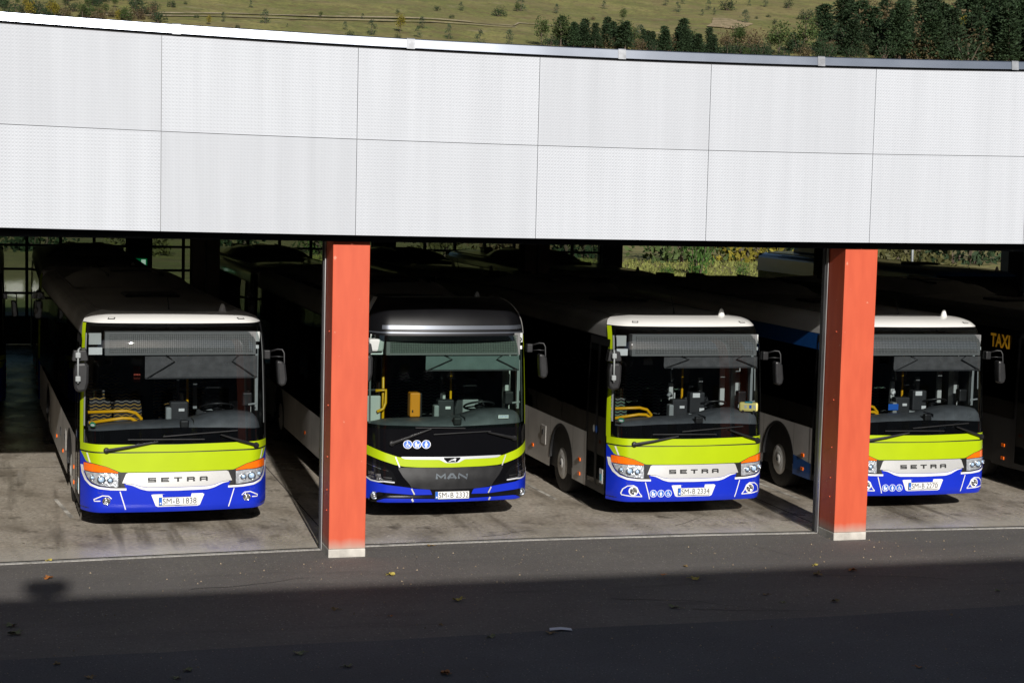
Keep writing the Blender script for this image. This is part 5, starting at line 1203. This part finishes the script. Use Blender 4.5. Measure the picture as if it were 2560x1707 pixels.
for i, (x, y) in enumerate(((33.0, 42.0), (35.95, 42.0))):
    po = MB().tube([(x, y, -.05), (x, y, 5.5)], .06, 10).build('steel_post', mat('galvanised', (.55, .58, .60), .35, metal=.8), None, True); tag(po, ('left' if i == 0 else 'right')+' of two silver posts behind the hall, right of the second column', 'post', 'posts behind the hall')

# meadow grass near the rear opening: uncountable tufts
rnd = random.Random(3); mb = MB()
for _ in range(16000):
    x = rnd.uniform(18, 64); y = rnd.uniform(58, 90); h = rnd.uniform(.06, .26); a = rnd.uniform(0, 6.3); dx, dy = math.cos(a)*.10, math.sin(a)*.10
    z = max(-.06, H(x, y))-.02; mb.add([(x-dx, y-dy, z), (x+dx, y+dy, z), (x+rnd.uniform(-.1, .1), y, z+h)], [(0, 1, 2)])
go = mb.build('meadow_grass', LEAF); go.color = (.14, .15, .040, 1); go['kind'] = 'stuff'; go['label'] = 'tall sunlit grass of the meadow behind the hall'; go['category'] = 'grass'

# ------------------------------------------------------------------ fallen leaves and litter
LV = [(0.53, -0.33, 'o', 1.2), (0.55, 0.70, 'y', 1), (0.07, -2.65, 'g', 1.3), (0.1, -3.01, 'g', 1.6), (0.51, -4.33, 'b', .8), (0.81, -4.9, 'b', 1), (1.67, -5.09, 'g', .9), (1.8, -4.83, 'g', 1.1), (3.44, -5.0, 'g', 1.1), (3.02, -4.41, 'g', 1.3), (3.75, -2.55, 'b', 1), (4.33, -2.98, 'o', .6), (4.78, -0.88, 'y', 1.3), (5.3, -2.38, 'y', 1.3), (4.38, -5.46, 'o', 1.3), (5.24, -4.12, 'g', 1), (5.94, -4.09, 'b', 1.1), (7.8, -3.19, 'g', 1.3), (8.65, -1.8, 'y', 1.4), (4.81, -3.5, 'b', .6), (5.72, 0.80, 'b', 1), (10.36, -1.87, 'b', 1.4), (10.96, -1.7, 'o', 1.3), (10.6, -1.3, 'y', .8), (9.2, -2.79, 'b', .8), (9.92, -3.27, 'b', 1.1), (9.24, -3.2, 'g', .7), (9.43, -6.21, 'o', .8), (12.28, -3.14, 'g', .8), (11.01, -4.17, 'b', .5), (8.31, -1.5, 'o', .7), (8.8, -1.06, 'b', .7)]
LC = {'o': ('orange-brown', (.36, .13, .03)), 'y': ('yellow', (.42, .34, .07)), 'g': ('grey-green', (.16, .17, .08)), 'b': ('brown', (.20, .13, .05))}
rl = random.Random(9)
for i, (x, y, c, s) in enumerate(sorted(LV)):
    pts = []
    for k in range(20):
        a = k*2*math.pi/20; lobe = .55+.45*abs(math.cos(2.5*a)); pts.append((math.cos(a)*.062*lobe, math.sin(a)*.062*lobe, .012+.020*rl.uniform(0, 1)*lobe+.012*math.cos(2*a)))
    mb = MB().add([(0, 0, .010)]+pts, [(0, 1+k, 1+(k+1) % 20) for k in range(20)])
    nm, colr = LC[c]
    lo = mb.build('fallen_leaf', mat('leaf_'+c, colr, .7, var=.2, scale=30)); lo.location = (x, y, .007); lo.rotation_euler = (rl.uniform(-.15, .15), rl.uniform(-.15, .15), rl.uniform(0, 6.3)); lo.scale = (s*.85, s*.85, s*.85)
    MB().tube([(.03, 0, .012), (.075, .01, .016), (.105, .015, .012)], .003, 4).build('stalk', mat('leaf_'+c, colr), lo)
    tag(lo, '%s fallen leaf on the asphalt, %s leaf from the left' % (nm, nth(i+1)), 'leaf', 'fallen leaves on the yard')
pp = MB().grid([[(-.13, -.05, .006), (0, -.055, .020), (.13, -.045, .008)], [(-.13, .05, .010), (0, .05, .024), (.12, .055, .010)]]).build('paper_scrap', mat('paper', (.62, .64, .70), .8, var=.06)); pp.location = (6.11, -3.97, .008); pp.rotation_euler = (0, 0, -.25)
tag(pp, 'crumpled white paper scrap on the shaded asphalt', 'paper')
pr = random.Random(4); mb = MB()
for _ in range(420):
    x = pr.uniform(-.5, 14.5); y = pr.uniform(-7, .5); s = pr.uniform(.006, .016); a = pr.uniform(0, 6); mb.add([(x+s*math.cos(a), y+s*math.sin(a), .004), (x+s*math.cos(a+2.1), y+s*math.sin(a+2.1), .004), (x+s*math.cos(a+4.2), y+s*math.sin(a+4.2), .004), (x, y, .004+s)], [(0, 1, 3), (1, 2, 3), (2, 0, 3)])
gr = mb.build('grit', mat('grit', (.34, .26, .17), .9, var=.5, scale=2)); gr['kind'] = 'stuff'; gr['label'] = 'scattered grit and leaf crumbs on the asphalt yard'; gr['category'] = 'grit'
